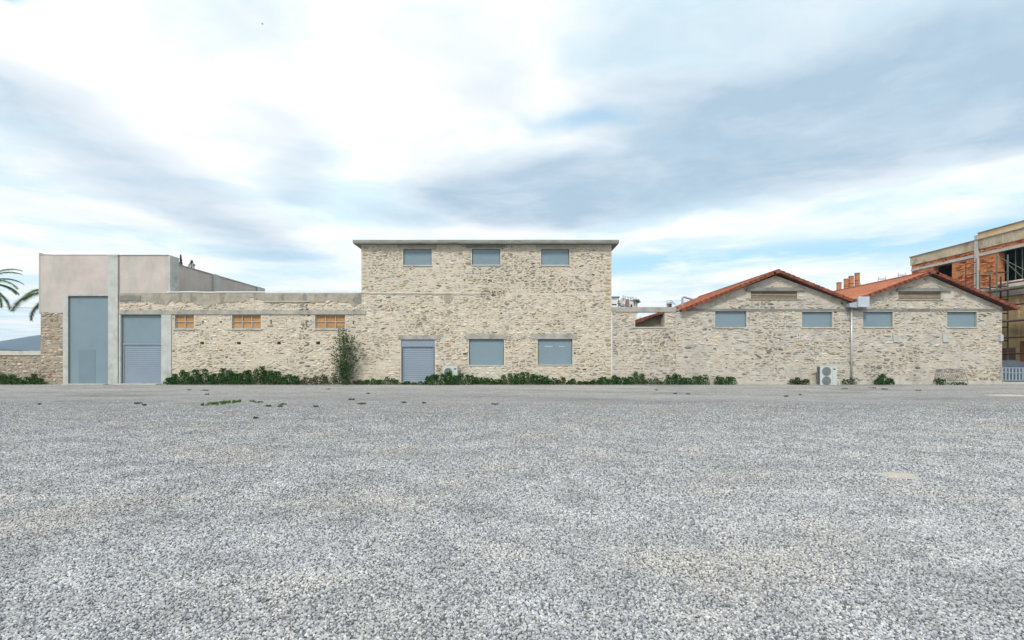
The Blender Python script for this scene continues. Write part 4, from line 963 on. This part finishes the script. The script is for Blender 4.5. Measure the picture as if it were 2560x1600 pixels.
# ================================================================== BRICK BUILDING WITH SCAFFOLD (right)
def brick_building():
    XB = 37.0
    def YY(px): return XB * FPX / (px - 1280) - CAM_D
    t = thing('brick_building', 'half restored red brick building with concrete beams rising behind the gables', 'building', (XB + 4, 6, 0))
    yl, yn = YY(2279), -3.0
    def fw(a, b_, x0, x1, z0, z1, n, mat): m = MB(); m.box(x0, x1, min(a, b_), max(a, b_), z0, z1); return m.build(n, mat, t)
    # facade faces -x : use wall_mesh rotated (x along -y)
    w1 = (YY(2380), YY(2334), 7.5, 9.78); w2 = (YY(2576), YY(2497), 7.45, 10.0); lo1 = (-1.5, YY(2551), .6, 2.95)
    m = wall_mesh(-yl, -yn, 0, 10.4, [(-h[1], -h[0], h[2], h[3]) for h in (w1, w2, lo1)], 0, .45)
    m.v = [(XB + y, -x, z) for x, y, z in m.v]; wall = m.build('wall', 'old_brick', t)
    fw(yl + .05, yn, XB - .10, XB + .3, 10.35, 11.08, 'parapet', 'parapet_render'); fw(yl + .09, yn, XB - .16, XB + .35, 11.08, 11.16, 'parapet_coping', 'concrete_dark')
    fw(YY(2447), yn, XB - .06, XB + .2, 11.17, 11.62, 'upper_parapet', 'plaster_ochre'); fw(YY(2447), yn, XB - .14, XB + .3, 11.62, 11.68, 'parapet_coping', 'concrete_dark')
    fw(yl, yn, XB - .07, XB + .02, 9.80, 10.02, 'ring_beam', 'concrete')
    fw(YY(2448), YY(2440), XB - .14, XB + .02, 6.9, 11.5, 'pillar', 'concrete')
    for px in (2470, 2490, 2512, 2535): fw(YY(px), YY(px) + .09, XB - .125, XB - .10, 10.4, 11.05, 'parapet_rib', 'concrete')
    # cornice ledge
    fw(YY(2440), yn, XB - .55, XB + .02, 6.95, 7.18, 'cornice', 'white_plaster'); fw(YY(2440), yn, XB - .34, XB + .02, 6.35, 6.94, 'cornice_moulding', 'concrete')
    fw(YY(2560), YY(2500), XB - .18, XB - .02, 7.36, 7.46, 'window_sill', 'white_plaster')
    m = wall_mesh(-yl, -yn, 0, 6.3, [(-lo1[1], -lo1[0], lo1[2], lo1[3])], 0, .04); m.v = [(XB - .07 + y, -x, z) for x, y, z in m.v]; m.build('plaster', 'plaster_ochre', t)
    fw(YY(2552), YY(2546), XB - .2, XB - .075, 0, 6.3, 'pillar', 'plaster_ochre')
    fw(yl, YY(2545), XB - .12, XB - .072, 1.55, 2.5, 'dado_band', 'plant_red')
    # dark interior
    m = MB(); m.box(XB + 1.8, XB + 1.9, yn, yl, 0, 10.3); m.build('interior_wall', 'void_shade', t)
    m = MB(); m.box(XB + .46, XB + 9, yl - .4, yl, 0, 10.4); m.box(XB + .46, XB + 9, yn, yn + .4, 0, 10.4); m.box(XB + .46, XB + 9, yn + .4, yl - .4, 10.1, 10.4); m.build('outer_wall', 'old_brick', t)
    # frayed bricks standing proud; dark ones paint the shade of missing bricks
    r = random.Random(9); kinds = []
    for mt in ('old_brick', 'brick_pocket_dark', 'brick_pale'):
        b = MB(); b.box(-.05, .03, -.14, .14, -.045, .045); me = bpy.data.meshes.new('brick'); me.from_pydata(b.v, [], b.f); me.materials.append(MATS[mt]); me.update(); kinds.append(me)
    for i in range(330):
        y = r.uniform(YY(2562), yl - .2); z = 7.25 + .10 * r.randint(0, 25); z = z if r.random() < .85 else r.uniform(10.04, 10.3)
        if any(h[0] - .2 < y < h[1] + .2 and h[2] - .1 < z < h[3] + .1 for h in (w1, w2)) or YY(2449) - .2 < y < YY(2439) + .2 or 9.72 < z < 10.03: continue
        M = Matrix.Translation((XB, y, z)) @ Matrix.Rotation(r.uniform(-.12, .12), 4, 'Z') @ Matrix.Diagonal((r.uniform(.5, 1.5), r.uniform(.7, 1.8), r.uniform(.8, 1.2), 1))
        link('brick', r.choices(kinds, (2, 4, 2))[0], wall, M=M)
    # scaffold
    s = thing('scaffold', 'rusty tube scaffold standing against the brick building', 'scaffold', (XB - 1, 4, 0))
    def pole(a, b_, rr=.055, n='tube', mat='rust_steel'): m = MB(); m.tube(a, b_, rr, 6); m.build(n, mat, s)
    xs = (XB - .75, XB - 1.55); ys = [YY(2545), YY(2527), YY(2500), 1.0]
    for k, y in enumerate(ys):
        for x in xs: pole((x, y, 0), (x, y, (9.3, 7.8, 8.4, 9.6)[k]), n='standard', mat='rust_steel' if k % 2 else 'scaffold_green')
        z = 1.0
        while z < 9:
            if z < (9.3, 7.8, 8.4, 9.6)[k]: pole((xs[1], y, z), (xs[0], y, z), .05, 'rung')
            z += 1.0
    for z in (2.05, 3.2, 4.35, 5.5, 6.6):
        pole((xs[1], -1.5, z), (xs[1], 7.2, z), .055, 'ledger')
    for z in (4.42, 6.7): part('deck_board', 'wood_grey', s, xs[1], xs[0], -1.5, 7.0, z, z + .06)
    for (a, b_) in (((ys[0], 2.2), (ys[1], 4.2)), ((ys[1], 4.5), (ys[2], 6.5)), ((ys[3], 7.3), (ys[0], 9.2))): pole((xs[1], a[0], a[1]), (xs[1], b_[0], b_[1]), .025, 'brace', 'scaffold_green')
    y = YY(2432)
    for yy in (YY(2430), YY(2456)): 
        pole((XB - .5, yy, 6.96), (XB - .5, yy, 9.6), .03, 'standard')
    for z in (7.5, 8.4, 9.3): pole((XB - .5, YY(2430), z), (XB - .5, YY(2456), z), .026, 'rung')
    # poles inside the big window
    for y in (YY(2529), YY(2546)): pole((XB + .3, y, 7.45), (XB + .3, y, 10.0), .035, 'prop', 'scaffold_green')
    pole((XB + .3, YY(2504), 9.0), (XB + .3, YY(2548), 7.6), .03, 'brace', 'scaffold_green')
    for (px, a, b_) in ((2277, 11.1, 11.6), (2436, 11.2, 11.9)):
        pass
brick_building()
for (px, py, lab) in ((2161, 707, 'lowest grey scaffold frame top showing over the red roof'), (2205, 691, 'middle grey scaffold frame top showing over the red roof'), (2255, 681.5, 'grey scaffold frame top nearest the brick building')):
    Y = 24.0; c = at(px, py, Y); f = (CAM_D + Y) / FPX
    t = thing('scaffold', lab, 'scaffold', (c.x, Y, 0), 'scaffold frames behind the roof')
    for sx in (-9.5, 9.5):
        m = MB(); m.tube((c.x + sx * f, Y, 0), (c.x + sx * f, Y, c.z), .035, 6); m.build('standard', 'metal_grey', t)
    for dz in (5, 7.5, 40, 80):
        m = MB(); m.tube((c.x - 9.5 * f, Y, c.z - dz * f), (c.x + 9.5 * f, Y, c.z - dz * f), .03, 6); m.build('rung', 'metal_grey', t)

# ================================================================== BOUNDARY WALL (left)
def boundary():
    b = thing('boundary_wall', 'low rubble boundary wall with pale coping at the left edge', 'wall', (X(40), 0, 0))
    x0, x1, zt = X(-70), X(117), Z(887)
    w = wall_mesh(x0, X(101.5), 0, zt, [], .10, .55).build('wall', 'mortar_brown', b)
    rubble(w, x0, X(101.5), .02, zt, [], PAL_BROWN + [((.45, .43, .39), 6)], 71, y=.10, hr=(.14, .24), wr=(.16, .36), gap=.05, proud=(.02, .07))
    m = MB(); n = 40
    for i in range(n):
        a, c = x0 + (X(101.4) - x0) * i / n, x0 + (X(101.4) - x0) * (i + 1) / n
        za, zc = [zt + .26 + .05 * mnoise.noise(Vector((q * 1.7, 1, 3))) for q in (a, c)]
        m.quad((a, .02, zt - .02), (c, .02, zt - .02), (c, .05, zc), (a, .05, za)); m.quad((a, .05, za), (c, .05, zc), (c, .6, zc), (a, .6, za)); m.quad((c, .02, zt - .02), (a, .02, zt - .02), (a, .6, zt - .02), (c, .6, zt - .02))
    m.build('coping', 'kerb_stone', b)
boundary()
m = MB(); p0, p1 = at(-60, 757, 1.2), at(101, 770, .36)
m.path([p0.lerp(p1, k / 12) - Vector((0, 0, .12 * math.sin(math.pi * k / 12))) for k in range(13)], .014, 5); tag(m.build('overhead_cable', 'cable_black'), 'thin dark cable strung from the left to the pink building', 'cable')
m = MB(); p0, p1 = at(-60, 871, .8), at(101, 879, .5)
m.path([p0.lerp(p1, k / 10) for k in range(11)], .02, 5); tag(m.build('overhead_cable', 'cable_black'), 'black cable lying just above the boundary wall coping', 'cable')

# ================================================================== AC UNITS
def ac_unit(name_label, px0, px1, py0, py1, y_front, fans, cat='air conditioner'):
    x0, x1, z1 = X(px0), X(px1), Z(py0); z0 = Z(py1); y0, y1 = y_front, y_front + .38
    t = thing('air_conditioner', name_label, cat, ((x0 + x1) / 2, (y0 + y1) / 2, 0))
    body = part('body', 'ac_white', t, x0, x1, y0, y1, z0, z1)
    fx0, fx1 = x0 + .10, x0 + .10 + (x1 - x0) * .56
    hh = (z1 - z0 - .10) / fans
    for k in range(fans):
        cz = z0 + .05 + hh * (k + .5); cx = (fx0 + fx1) / 2; rr = min((fx1 - fx0) / 2, hh / 2 - .02)
        m = MB(); n = 24
        m.add([(cx, y0 - .004, cz)] + [(cx + rr * math.cos(2 * math.pi * i / n), y0 - .004, cz + rr * math.sin(2 * math.pi * i / n)) for i in range(n)], [(0, 1 + i, 1 + (i + 1) % n) for i in range(n)]); g = m.build('fan_grille', 'ac_grille', t)
        m = MB()
        for q in (1.0, .8, .6, .4, .2):
            pts = [(cx + rr * q * math.cos(2 * math.pi * i / 20), y0 - .02, cz + rr * q * math.sin(2 * math.pi * i / 20)) for i in range(21)]; m.path(pts, .008, 4)
        for i in range(6):
            a = math.pi * 2 * i / 6; m.tube((cx, y0 - .02, cz), (cx + rr * math.cos(a), y0 - .02, cz + rr * math.sin(a)), .008, 4)
        m.build('grille_wire', 'ac_grille', g)
        m = MB(); m.tube((cx, y0 - .03, cz), (cx, y0 - .005, cz), .05, 12); m.build('hub', 'ac_grille', g)
    part('badge', 'ac_dark', t, x1 - .22, x1 - .07, y0 - .008, y0 - .001, z1 - .24, z1 - .17)
    part('seam', 'ac_grille', t, x0 + .75 * (x1 - x0) - .004, x0 + .75 * (x1 - x0) + .004, y0 - .004, y0 - .001, z0 + .05, z1 - .03)
    sd = part('side_coil', 'ac_dark', t, x0 - .006, x0 - .001, y0 + .06, y1 - .04, z0 + .07, z1 - .08)
    for k in range(12): part('fin', 'metal_grey', sd, x0 - .016, x0 - .0065, y0 + .06, y1 - .04, z0 + .09 + k * (z1 - z0 - .2) / 12, z0 + .115 + k * (z1 - z0 - .2) / 12)
    for x in (x0 + .12, x1 - .2): part('foot', 'metal_grey', t, x, x + .09, y0 + .02, y1 - .02, 0.006, z0 - .0015)
    part('lid', 'ac_white', t, x0 - .012, x1 + .012, y0 - .012, y1 + .01, z1 + .001, z1 + .022)
    return t, x1, y1, z0, z1
t, x1, y1, z0, z1 = ac_unit('tall white air conditioner with two stacked fans by the downpipe', 2034, 2074, 914.5, 964.5, -.78, 2)
m = MB()
for k in range(3):
    pts = []
    for i in range(11):
        a = math.pi / 2 * i / 10; pts.append((x1 + .02 + (.30 + .03 * k) * math.sin(a), -.60 + .05 * k, z0 + .05 + (.42 + .03 * k) * math.cos(a)))
    m.path(pts, .022)
m.build('hose', 'hose_white', t)
ac_unit('small white single fan air conditioner half hidden by weeds', 1110, 1146, 914, 945, -.70, 1)

# ================================================================== BARRIERS, TARP
def barrier(label, x0, x1, y, z0, h, nb, mat, lean=0, bar=.05, group=None, broad=False):
    t = thing('metal_barrier', label, 'barrier', ((x0 + x1) / 2, y, 0), group)
    def P(x, z): return Vector((x, y + math.sin(lean) * (z - z0), z0 + (z - z0) * math.cos(lean)))
    for z in (z0 + .10, z0 + h): m = MB(); m.tube(P(x0, z), P(x1, z), bar * .55, 8); m.build('rail', mat, t)
    for x in (x0, x1): m = MB(); m.tube(P(x, z0 - .08 if z0 > .1 else .01), P(x, z0 + h), bar * .6, 8); m.build('post', mat, t)
    for i in range(1, nb):
        x = x0 + (x1 - x0) * i / nb; a, b_ = P(x, z0 + .10), P(x, z0 + h); m = MB()
        if broad: m.box(x - bar, x + bar, a.y - .015, a.y + .015, a.z, b_.z)
        else: m.tube(a, b_, bar * .38, 6)
        m.build('bar', mat, t)
    return t
barrier('pale blue grey picket barrier at the right end of the last gable', X(2506), X(2600), .25, .16, .92, 11, 'barrier_paint', bar=.042, broad=True)
b = barrier('old grey steel barrier leaning against the last gable wall', X(2335), X(2404), -.50, .16, .90, 14, 'old_steel', lean=R(22), bar=.036)
part('barrier_base', 'kerb_stone', thing('kerb', 'low pale concrete kerb under the picket barrier', 'kerb', (X(2550), .3, 0)), X(2506), X(2640), .05, .45, .0, .15)
def tarp():
    t = thing('covered_pile', 'dark grey tarpaulin draped over a pile behind the picket barrier', 'tarp', (34.6, 2.3, 0))
    m = MB(); nx, ny = 22, 12; g = []
    for j in range(ny + 1):
        for i in range(nx + 1):
            u, v = i / nx, j / ny; x = 33.0 + 4.0 * u; y = 1.3 + 2.0 * v
            e = min(1, 5 * min(u + .02, 1 - u + .02)) * min(1, 4.5 * min(v, 1 - v))
            z = e ** .5 * (1.15 + .42 * math.exp(-((u - .45) / .3) ** 2) + .10 * mnoise.noise(Vector((u * 5, v * 4, 1)))) ; g.append((x, y, max(.01, z)))
    m.add(g, [(j * (nx + 1) + i, j * (nx + 1) + i + 1, (j + 1) * (nx + 1) + i + 1, (j + 1) * (nx + 1) + i) for j in range(ny) for i in range(nx)]); m.build('sheet', 'tarp', t, True)
    for y in (1.22,):
        m = MB(); m.path([(33.0 + 4.0 * k / 12, y + .02 * math.sin(k), .75 + .04 * math.sin(k * 1.3)) for k in range(13)], .015, 5); m.build('rope', 'hose_white', t)
tarp()

# ================================================================== PLANTS
GREENS = [(.014, .050, .009), (.024, .078, .013), (.036, .105, .018), (.055, .14, .026), (.016, .056, .014)]
DRY = [(.10, .075, .04), (.14, .11, .055), (.06, .045, .025), (.05, .07, .025)]
OLIVE = [(.04, .085, .028), (.07, .125, .045), (.11, .16, .065), (.028, .065, .02), (.055, .105, .03)]
def bush(label, px0, px1, h, n, pal=GREENS, depth=.7, y=-.42, size=(.055, .11), flowers=0, seed=0, cat='weeds', name='weed_clump', top=None, group='weeds along the foot of the walls'):
    r = random.Random(seed or int(px0)); x0, x1 = X(px0), X(px1); t = thing(name, label, cat, ((x0 + x1) / 2, y, 0), group)
    lf, st, fl = MB(), MB(), MB()
    nc = max(2, int((x1 - x0) / .30)); cl = []
    for i in range(nc):
        u = (i + r.uniform(.2, .8)) / nc
        env = math.sin(math.pi * min(1, max(0, u))) ** .35 if top is None else top(u)
        hh = h * 1.12 * env * r.uniform(.55, 1.15); cl.append((x0 + (x1 - x0) * u, y + r.uniform(-.15, .12), hh, r.uniform(.24, .36)))
        for k in range(3): st.tube((cl[-1][0] + r.uniform(-.05, .05), cl[-1][1], 0), (cl[-1][0] + r.uniform(-.12, .12), cl[-1][1] + r.uniform(-.1, .1), hh * .8), .010, 4, r1=.004)
    for i in range(n):
        cx, cy, hh, rr = r.choice(cl); k = r.random() ** .75
        z = hh * k; w = rr * (1.25 - .75 * k); a = r.uniform(0, 6.283); q = math.sqrt(r.random())
        c = (min(max(cx + w * q * math.cos(a), x0 - .1), x1 + .1), cy + min(depth * .55, w) * q * math.sin(a) * 1.1, max(.02, z + r.uniform(-.04, .04)))
        if c[1] > -.05: c = (c[0], -.05 - r.random() * .1, c[2])
        g = r.choice(pal); kk = r.uniform(.75, 1.3); leaf(lf, c, r.uniform(*size), r, tuple(v * kk for v in g), slim=.75)
    for i in range(flowers):
        cx, cy, hh, rr = r.choice(cl); c = Vector((cx + r.uniform(-rr, rr), cy - r.uniform(.0, .25), hh * r.uniform(.55, 1.02)))
        for k in range(3): leaf(fl, c, .05, r, (.7, .66, .35), slim=1)
    lf.build('foliage', 'leaf', t); st.build('stem', 'bark', t)
    if flowers: fl.build('flower_heads', 'flower', t)
    return t
bush('dark green weeds at the foot of the boundary wall', -60, 66, .80, 2600, depth=.6, y=-.35, seed=3)
bush('low dark weeds against the corner of the boundary wall', 62, 116, .66, 1200, depth=.5, y=-.32, seed=4)
bush('long bank of green ivy under the first two orange windows', 424, 585, .86, 5200, top=lambda u: .35 + .65 * min(1, u * 3), seed=5)
bush('tallest ivy mound in the bank between second and third orange windows', 580, 748, .98, 5600, top=lambda u: .72 + .28 * math.exp(-((u - .45) / .25) ** 2) - .35 * max(0, u - .75) * 4 * .25 - .4 * max(0, u - .85) * 3, seed=6)
bush('half dried brown and green weeds left of the tall shrub', 742, 842, .66, 1500, pal=DRY + GREENS[:3], top=lambda u: .45 + .55 * u, seed=7)
bush('brown dry weeds at the foot of the tall shrub', 868, 912, .34, 420, pal=DRY, seed=8)
bush('low green weeds between the tall shrub and the roller door', 905, 1002, .46, 1500, top=lambda u: .5 + .6 * math.exp(-((u - .6) / .3) ** 2), seed=9)
bush('thin green weeds in front of the roller door', 1006, 1072, .38, 620, top=lambda u: .45 + .5 * math.exp(-((u - .65) / .12) ** 2), y=-.55, seed=10)
bush('tall green weeds in front of the small air conditioner', 1070, 1176, .92, 3000, top=lambda u: .55 + .45 * math.exp(-((u - .5) / .28) ** 2), y=-.95, flowers=14, seed=11)
bush('flowering weeds under the whitewashed patch of the left boarded window', 1174, 1290, .66, 2900, flowers=60, top=lambda u: .75 + .25 * math.sin(u * 9), seed=12)
bush('green weeds below the right boarded window', 1288, 1372, .70, 2100, flowers=16, top=lambda u: .95 - .55 * max(0, u - .55) * 2, seed=13)
bush('low dark weeds under the right end of the main building', 1368, 1498, .42, 1700, pal=GREENS[:2] + GREENS[4:], top=lambda u: .7 + .2 * math.sin(u * 6), seed=14)
bush('bushy weeds at the seam between main building and courtyard wall', 1490, 1570, .66, 1800, top=lambda u: .8 + .2 * math.sin(u * 12), seed=15)
bush('dark weed tuft below the left end of the courtyard opening', 1566, 1610, .72, 900, seed=16)
bush('sparse low weeds below the middle of the courtyard wall', 1604, 1668, .34, 560, seed=17)
bush('green weed bush below the right end of the courtyard opening', 1662, 1762, .60, 1900, top=lambda u: .8 + .2 * math.sin(u * 7 + 1), seed=18)
bush('round green bush below the first gable window', 1781, 1830, .58, 1100, y=-.5, seed=19)
bush('dark dry weed heap left of the tall air conditioner', 1968, 2016, .40, 700, pal=DRY[2:] + GREENS[:2], seed=20)
bush('small dry weeds beside the foot of the downpipe', 2100, 2128, .42, 260, pal=DRY[2:] + GREENS[:2], seed=21)
bush('leafy green weed right of the downpipe', 2172, 2216, .62, 520, size=(.08, .16), y=-.45, seed=22)
bush('small green tuft in front of the last gable wall', 2304, 2336, .34, 360, y=-1.0, seed=23)
bush('flat dark tuft before the leaning barrier', 2346, 2374, .16, 160, y=-1.0, seed=24)
def shrub():
    t = thing('shrub', 'tall slender young olive green shrub before the stone wall', 'shrub', (X(868), -.6, 0)); r = random.Random(44)
    st, lf = MB(), MB(); base = Vector((X(868), -.6, 0))
    tips = [(858, 816, 1.0), (870, 824, 1.0), (864, 838, 1.0), (880, 850, 1.0), (874, 836, .9), (849, 846, .9), (892, 842, .8), (838, 868, .8), (907, 858, .8), (914, 876, .7), (838, 896, .8), (903, 898, .8), (846, 918, .8), (880, 868, .9), (866, 870, 1), (858, 890, 1.0), (890, 890, 1.0), (872, 905, 1.1), (852, 935, .9), (895, 925, .8), (868, 848, .9), (884, 910, 1.0), (842, 884, .8), (862, 915, 1.1), (876, 928, 1.2)]
    for (px, py, dn) in tips:
        tip = Vector((X(px), -.6 + r.uniform(-.35, .2), Z(py))); L = (tip - base).length; bend = Vector((base.x * .6 + tip.x * .4, -.6, tip.z * .62)); q = base + Vector((r.uniform(-.12, .12), r.uniform(-.08, .08), 0)); n = 9; p0 = q.copy(); pts = [q]
        for k in range(1, n + 1):
            u = k / n; e = p0.lerp(bend, u).lerp(bend.lerp(tip, u), u) + Vector((r.gauss(0, .015), r.gauss(0, .015), 0)); st.tube(q, e, .018 * (1 - .8 * (k - 1) / n), 5, r1=.018 * (1 - .8 * k / n), cap=False); q = e; pts.append(e)
        for k in range(int(92 * dn * max(.6, L / 2.6))):
            u = .28 + .72 * r.random() ** .8; f = u * n; a = min(int(f), n - 1); c = pts[a].lerp(pts[a + 1], f - a); ax = (pts[a + 1] - pts[a]).normalized()
            ang = r.uniform(0, 6.283); d = (ax * .8 + Vector((math.cos(ang), math.sin(ang), r.uniform(-.3, .2)))).normalized(); s_ = r.uniform(.12, .22); c = c + Vector((math.cos(ang), math.sin(ang), 0)) * r.random() * .16
            w = d.cross(Vector((r.gauss(0, 1), r.gauss(0, 1), r.gauss(0, 1)))).normalized() * s_ * .15
            if c.y > -.1: c.y = -.1
            g = r.choice(OLIVE if r.random() < .75 else GREENS); kk = r.uniform(.75, 1.3); m_ = c + d * s_ * .5
            lf.add((c, m_ + w, c + d * s_, m_ - w), ((0, 1, 2, 3),), tuple(v * kk for v in g))
    for k in range(420):           # leafy skirt
        a = r.uniform(0, 6.283); q = math.sqrt(r.random()); z = r.random() ** 1.5 * 1.1
        leaf(lf, base + Vector((.02 + .42 * q * math.cos(a) * (1 - z * .3), .35 * q * math.sin(a), z + .05)), r.uniform(.09, .16), r, r.choice(GREENS + OLIVE[:1]), slim=.4, up=.6)
    st.build('stem', 'bark', t); lf.build('foliage', 'leaf', t)
shrub()
def weeds():
    r = random.Random(6); lf = MB()
    spots = [(345, 1010, 12), (360, 1014, 8), (420, 1013, 7), (630, 1005, 9), (648, 1007, 14), (672, 1017, 11), (708, 1012, 14), (700, 1018, 8), (845, 1001, 13), (880, 1000, 12), (905, 1011, 14), (790, 1018, 8), (870, 1012, 9), (640, 1047, 8), (512, 977, 12), (517, 987, 6), (472, 976, 7), (70, 1012, 8), (98, 1012, 6), (420, 980, 6), (2112, 973, 9), (2180, 971, 12), (2232, 971, 14), (2212, 974, 10), (2295, 977, 9), (2440, 968, 10), (1700, 975, 8), (1688, 985, 8), (1720, 986, 6), (1640, 976, 6), (740, 968, 9), (1010, 1008, 7), (1238, 1012, 14), (1060, 1009, 6), (1990, 988, 6), (1965, 992, 8), (2000, 988, 5), (820, 974, 8), (920, 985, 6)]
    for (px, py, w) in spots:
        d = FPX * CAM_H / (py - HOR); x = (px - 1280) * d / FPX; y = d - CAM_D; ww = w * d / FPX
        ww *= .8
        if r.random() < .3: continue
        for k in range(int(8 + w * 3)):
            a = r.uniform(0, 6.283); q = math.sqrt(r.random()); g = r.choice([(.05, .075, .03), (.07, .095, .04), (.05, .06, .03), (.09, .10, .05)])
            leaf(lf, (x + ww * q * math.cos(a), y + 1.3 * ww * q * math.sin(a) * r.random(), .012 + r.random() * .04), r.uniform(.04, .09), r, g, slim=.5, up=.2)
    o = lf.build('weeds', 'leaf', kind='stuff'); o['label'] = 'small dark weed tufts scattered over the gravel yard'
    g = MB()
    for k in range(1500):
        u = r.uniform(-1, 1); v = r.gauss(0, .5); px, py = 552 + 50 * u, 1010 - 4.5 * u + 3.6 * v * (1.1 - abs(u))
        if mnoise.noise(Vector((px * .11, py * .5, 3))) < .02: continue
        d = FPX * CAM_H / (py - HOR); p = Vector(((px - 1280) * d / FPX, d - CAM_D, .004)); s_ = r.uniform(.05, .13); w = Vector((r.uniform(-.012, .012), r.uniform(-.012, .012), 0)) + Vector((.008, 0, 0))
        tip = p + Vector((r.uniform(-.05, .05), r.uniform(-.05, .05), s_)); k_ = r.uniform(.7, 1.3); g.add((p - w, p + w, tip), ((0, 1, 2),), (.06 * k_, .115 * k_, .025 * k_))
    tag(g.build('grass_patch', 'leaf'), 'bright green grass patch growing through the gravel in front of the low wing', 'grass')
weeds()
def sand(label, px, py, rx, ry, seed):
    d = FPX * CAM_H / (py - HOR); cx, cy = (px - 1280) * d / FPX, d - CAM_D; m = MB(); n = 26; r = random.Random(seed); ring = []
    for i in range(n):
        a = 2 * math.pi * i / n; k = 1 + .4 * mnoise.noise(Vector((math.cos(a) * 1.5, math.sin(a) * 1.5, seed))) + r.uniform(-.08, .08); ring.append((cx + rx * k * math.cos(a), cy + ry * k * math.sin(a), .006))
    mid = [(cx + (x - cx) * .55, cy + (y - cy) * .55, .016) for x, y, z in ring]
    m.add(ring + mid + [(cx, cy, .018)], [(i, (i + 1) % n, n + (i + 1) % n, n + i) for i in range(n)] + [(n + i, n + (i + 1) % n, 2 * n) for i in range(n)])
    o = m.build('sand_patch', 'sand', smooth=True, kind='structure'); o['label'] = label
sand('ochre earth patch showing through the gravel', 2242, 1189, .30, .22, 3)
sand('pale sandy patch near the right edge of the yard', 2535, 989, 1.3, .8, 4)

def palm(label, px, py, Y, seed, fr, L):
    c = at(px, py, Y); t = thing('palm_tree', label, 'tree', (c.x, Y, 0)); r = random.Random(seed)
    m = MB(); n = 10
    for i in range(n): m.tube((c.x + .05 * math.sin(i), Y, c.z * i / n), (c.x + .05 * math.sin(i + 1), Y, c.z * (i + 1) / n), .26 - .005 * i, 10, r1=.24 - .005 * i, cap=False)
    m.build('trunk', 'bark', t)
    for (az, el, k) in fr:
        f = MB(); d = Vector((math.cos(az), math.sin(az), 0)); ln = L * k; p = c.copy(); e = el; prev = None; steps = 26
        for i in range(steps):
            q = p + (d * math.cos(e) + Vector((0, 0, math.sin(e)))) * ln / steps; e -= 1.35 / steps * (.5 + 1.2 * i / steps)
            f.tube(p, q, .03 * (1 - i / steps) + .006, 4, (.10, .11, .04), cap=False)
            if i > 3:
                dirv = (q - p).normalized(); side = dirv.cross(Vector((0, 0, 1))).normalized()
                for s_ in (-1, 1):
                    for hh in range(4):
                        l = ln * .19 * math.sin(math.pi * (.12 + .83 * i / steps)) ** .6 * r.uniform(.85, 1.1)
                        b0 = p.lerp(q, hh * .25 + r.uniform(0, .2)); ldir = (side * s_ * .9 + dirv * .55 + Vector((0, 0, -.30 + r.uniform(-.15, .2)))).normalized()
                        w = dirv * .034; g = tuple(v * r.uniform(.7, 1.3) for v in (.075, .13, .04)); f.add((b0 - w, b0 + w, b0 + ldir * l), ((0, 1, 2),), g)
            p = q
        f.build('frond', 'leaf', t)
rp = random.Random(12)
palm('palm tree at the left edge with fronds arching into the sky', -48, 712, 26, 1, [(0.0, .45, 1.05), (-.35, .05, .95), (.2, -.35, .8)] + [(rp.uniform(.5, 5.8), rp.uniform(-.2, 1.1), rp.uniform(.85, 1.05)) for k in range(13)], 4.4)
palm('palm tree behind the pink building with one frond sticking out', 150, 735, 18, 2, [(3.14, .22, 1.25), (2.95, .45, 1.1), (3.3, -.25, .9)] + [(rp.uniform(-2.0, 1.6), rp.uniform(-.2, .6), rp.uniform(.6, .75)) for k in range(9)], 4.4)
def conifer(label, px, py, Y, w, seed):
    c = at(px, py, Y); t = thing('conifer_tree', label, 'tree', (c.x, Y, 0)); r = random.Random(seed); f = (CAM_D + Y) / FPX
    m = MB(); m.tube((c.x, Y, 0), (c.x, Y, c.z - .1), .16, 8, r1=.02); m.build('trunk', 'bark', t)
    lf = MB()
    for k in range(2600):
        u = r.random() ** .8; z = c.z - u * 5.0; rad = w * f * (u * 1.6 + .08) * (.75 + .5 * abs(math.sin(z * 4.3))); a = r.uniform(0, 6.283); q = r.random() ** .5
        leaf(lf, (c.x + rad * q * math.cos(a), Y + rad * q * math.sin(a), z), r.uniform(.10, .2), r, tuple(v * r.uniform(.7, 1.3) for v in (.022, .04, .02)), slim=.3, up=.5)
    lf.build('crown', 'leaf', t)
conifer('taller dark conifer tip above the pink side wall', 452, 636, 24, 9, 1)
conifer('shorter round dark tree top above the pink side wall', 479, 650, 24, 26, 2)

# gull in the sky
def bird():
    c = at(656, 60, 40); t = thing('bird', 'small dark bird flying high in the sky', 'bird', c)
    m = MB(); b = Vector((1, 0, .5)).normalized()
    m.tube(c - Vector((.13, 0, -.02)), c, .012, 8, r1=.045); m.tube(c, c + Vector((.12, 0, .03)), .045, 8, r1=.015); m.build('body', 'feather', t)
    for s_ in (-1, 1):
        m = MB(); v = [c + Vector((.05, 0, .01)), c + Vector((.02, s_ * .12, .07)), c + Vector((-.03 + .05 * s_, s_ * .26, -.02)), c + Vector((-.07, s_ * .12, .05)), c + Vector((-.05, 0, 0))]
        v2 = [p + Vector((0, 0, .012)) for p in v]; n = 5
        m.add(v + v2, [(4, 3, 2, 1, 0), (5, 6, 7, 8, 9)] + [(i, (i + 1) % n, n + (i + 1) % n, n + i) for i in range(n)]); m.build('wing', 'feather', t)
bird()

def haze():
    m = MB(); m.box(-2400, 700, -60, 1510, -4, 78)
    h = m.build('haze', 'concrete', kind='stuff'); h['label'] = 'thin haze hanging in the air'
    mt = bpy.data.materials.new('haze_air'); mt.use_nodes = True; nt = mt.node_tree; nt.nodes.clear()
    o = nt.nodes.new('ShaderNodeOutputMaterial'); v = nt.nodes.new('ShaderNodeVolumePrincipled'); nt.links.new(v.outputs[0], o.inputs['Volume'])
    v.inputs['Color'].default_value = (.60, .80, 1.0, 1); v.inputs['Density'].default_value = 0.00028
    h.data.materials.clear(); h.data.materials.append(mt)
haze()
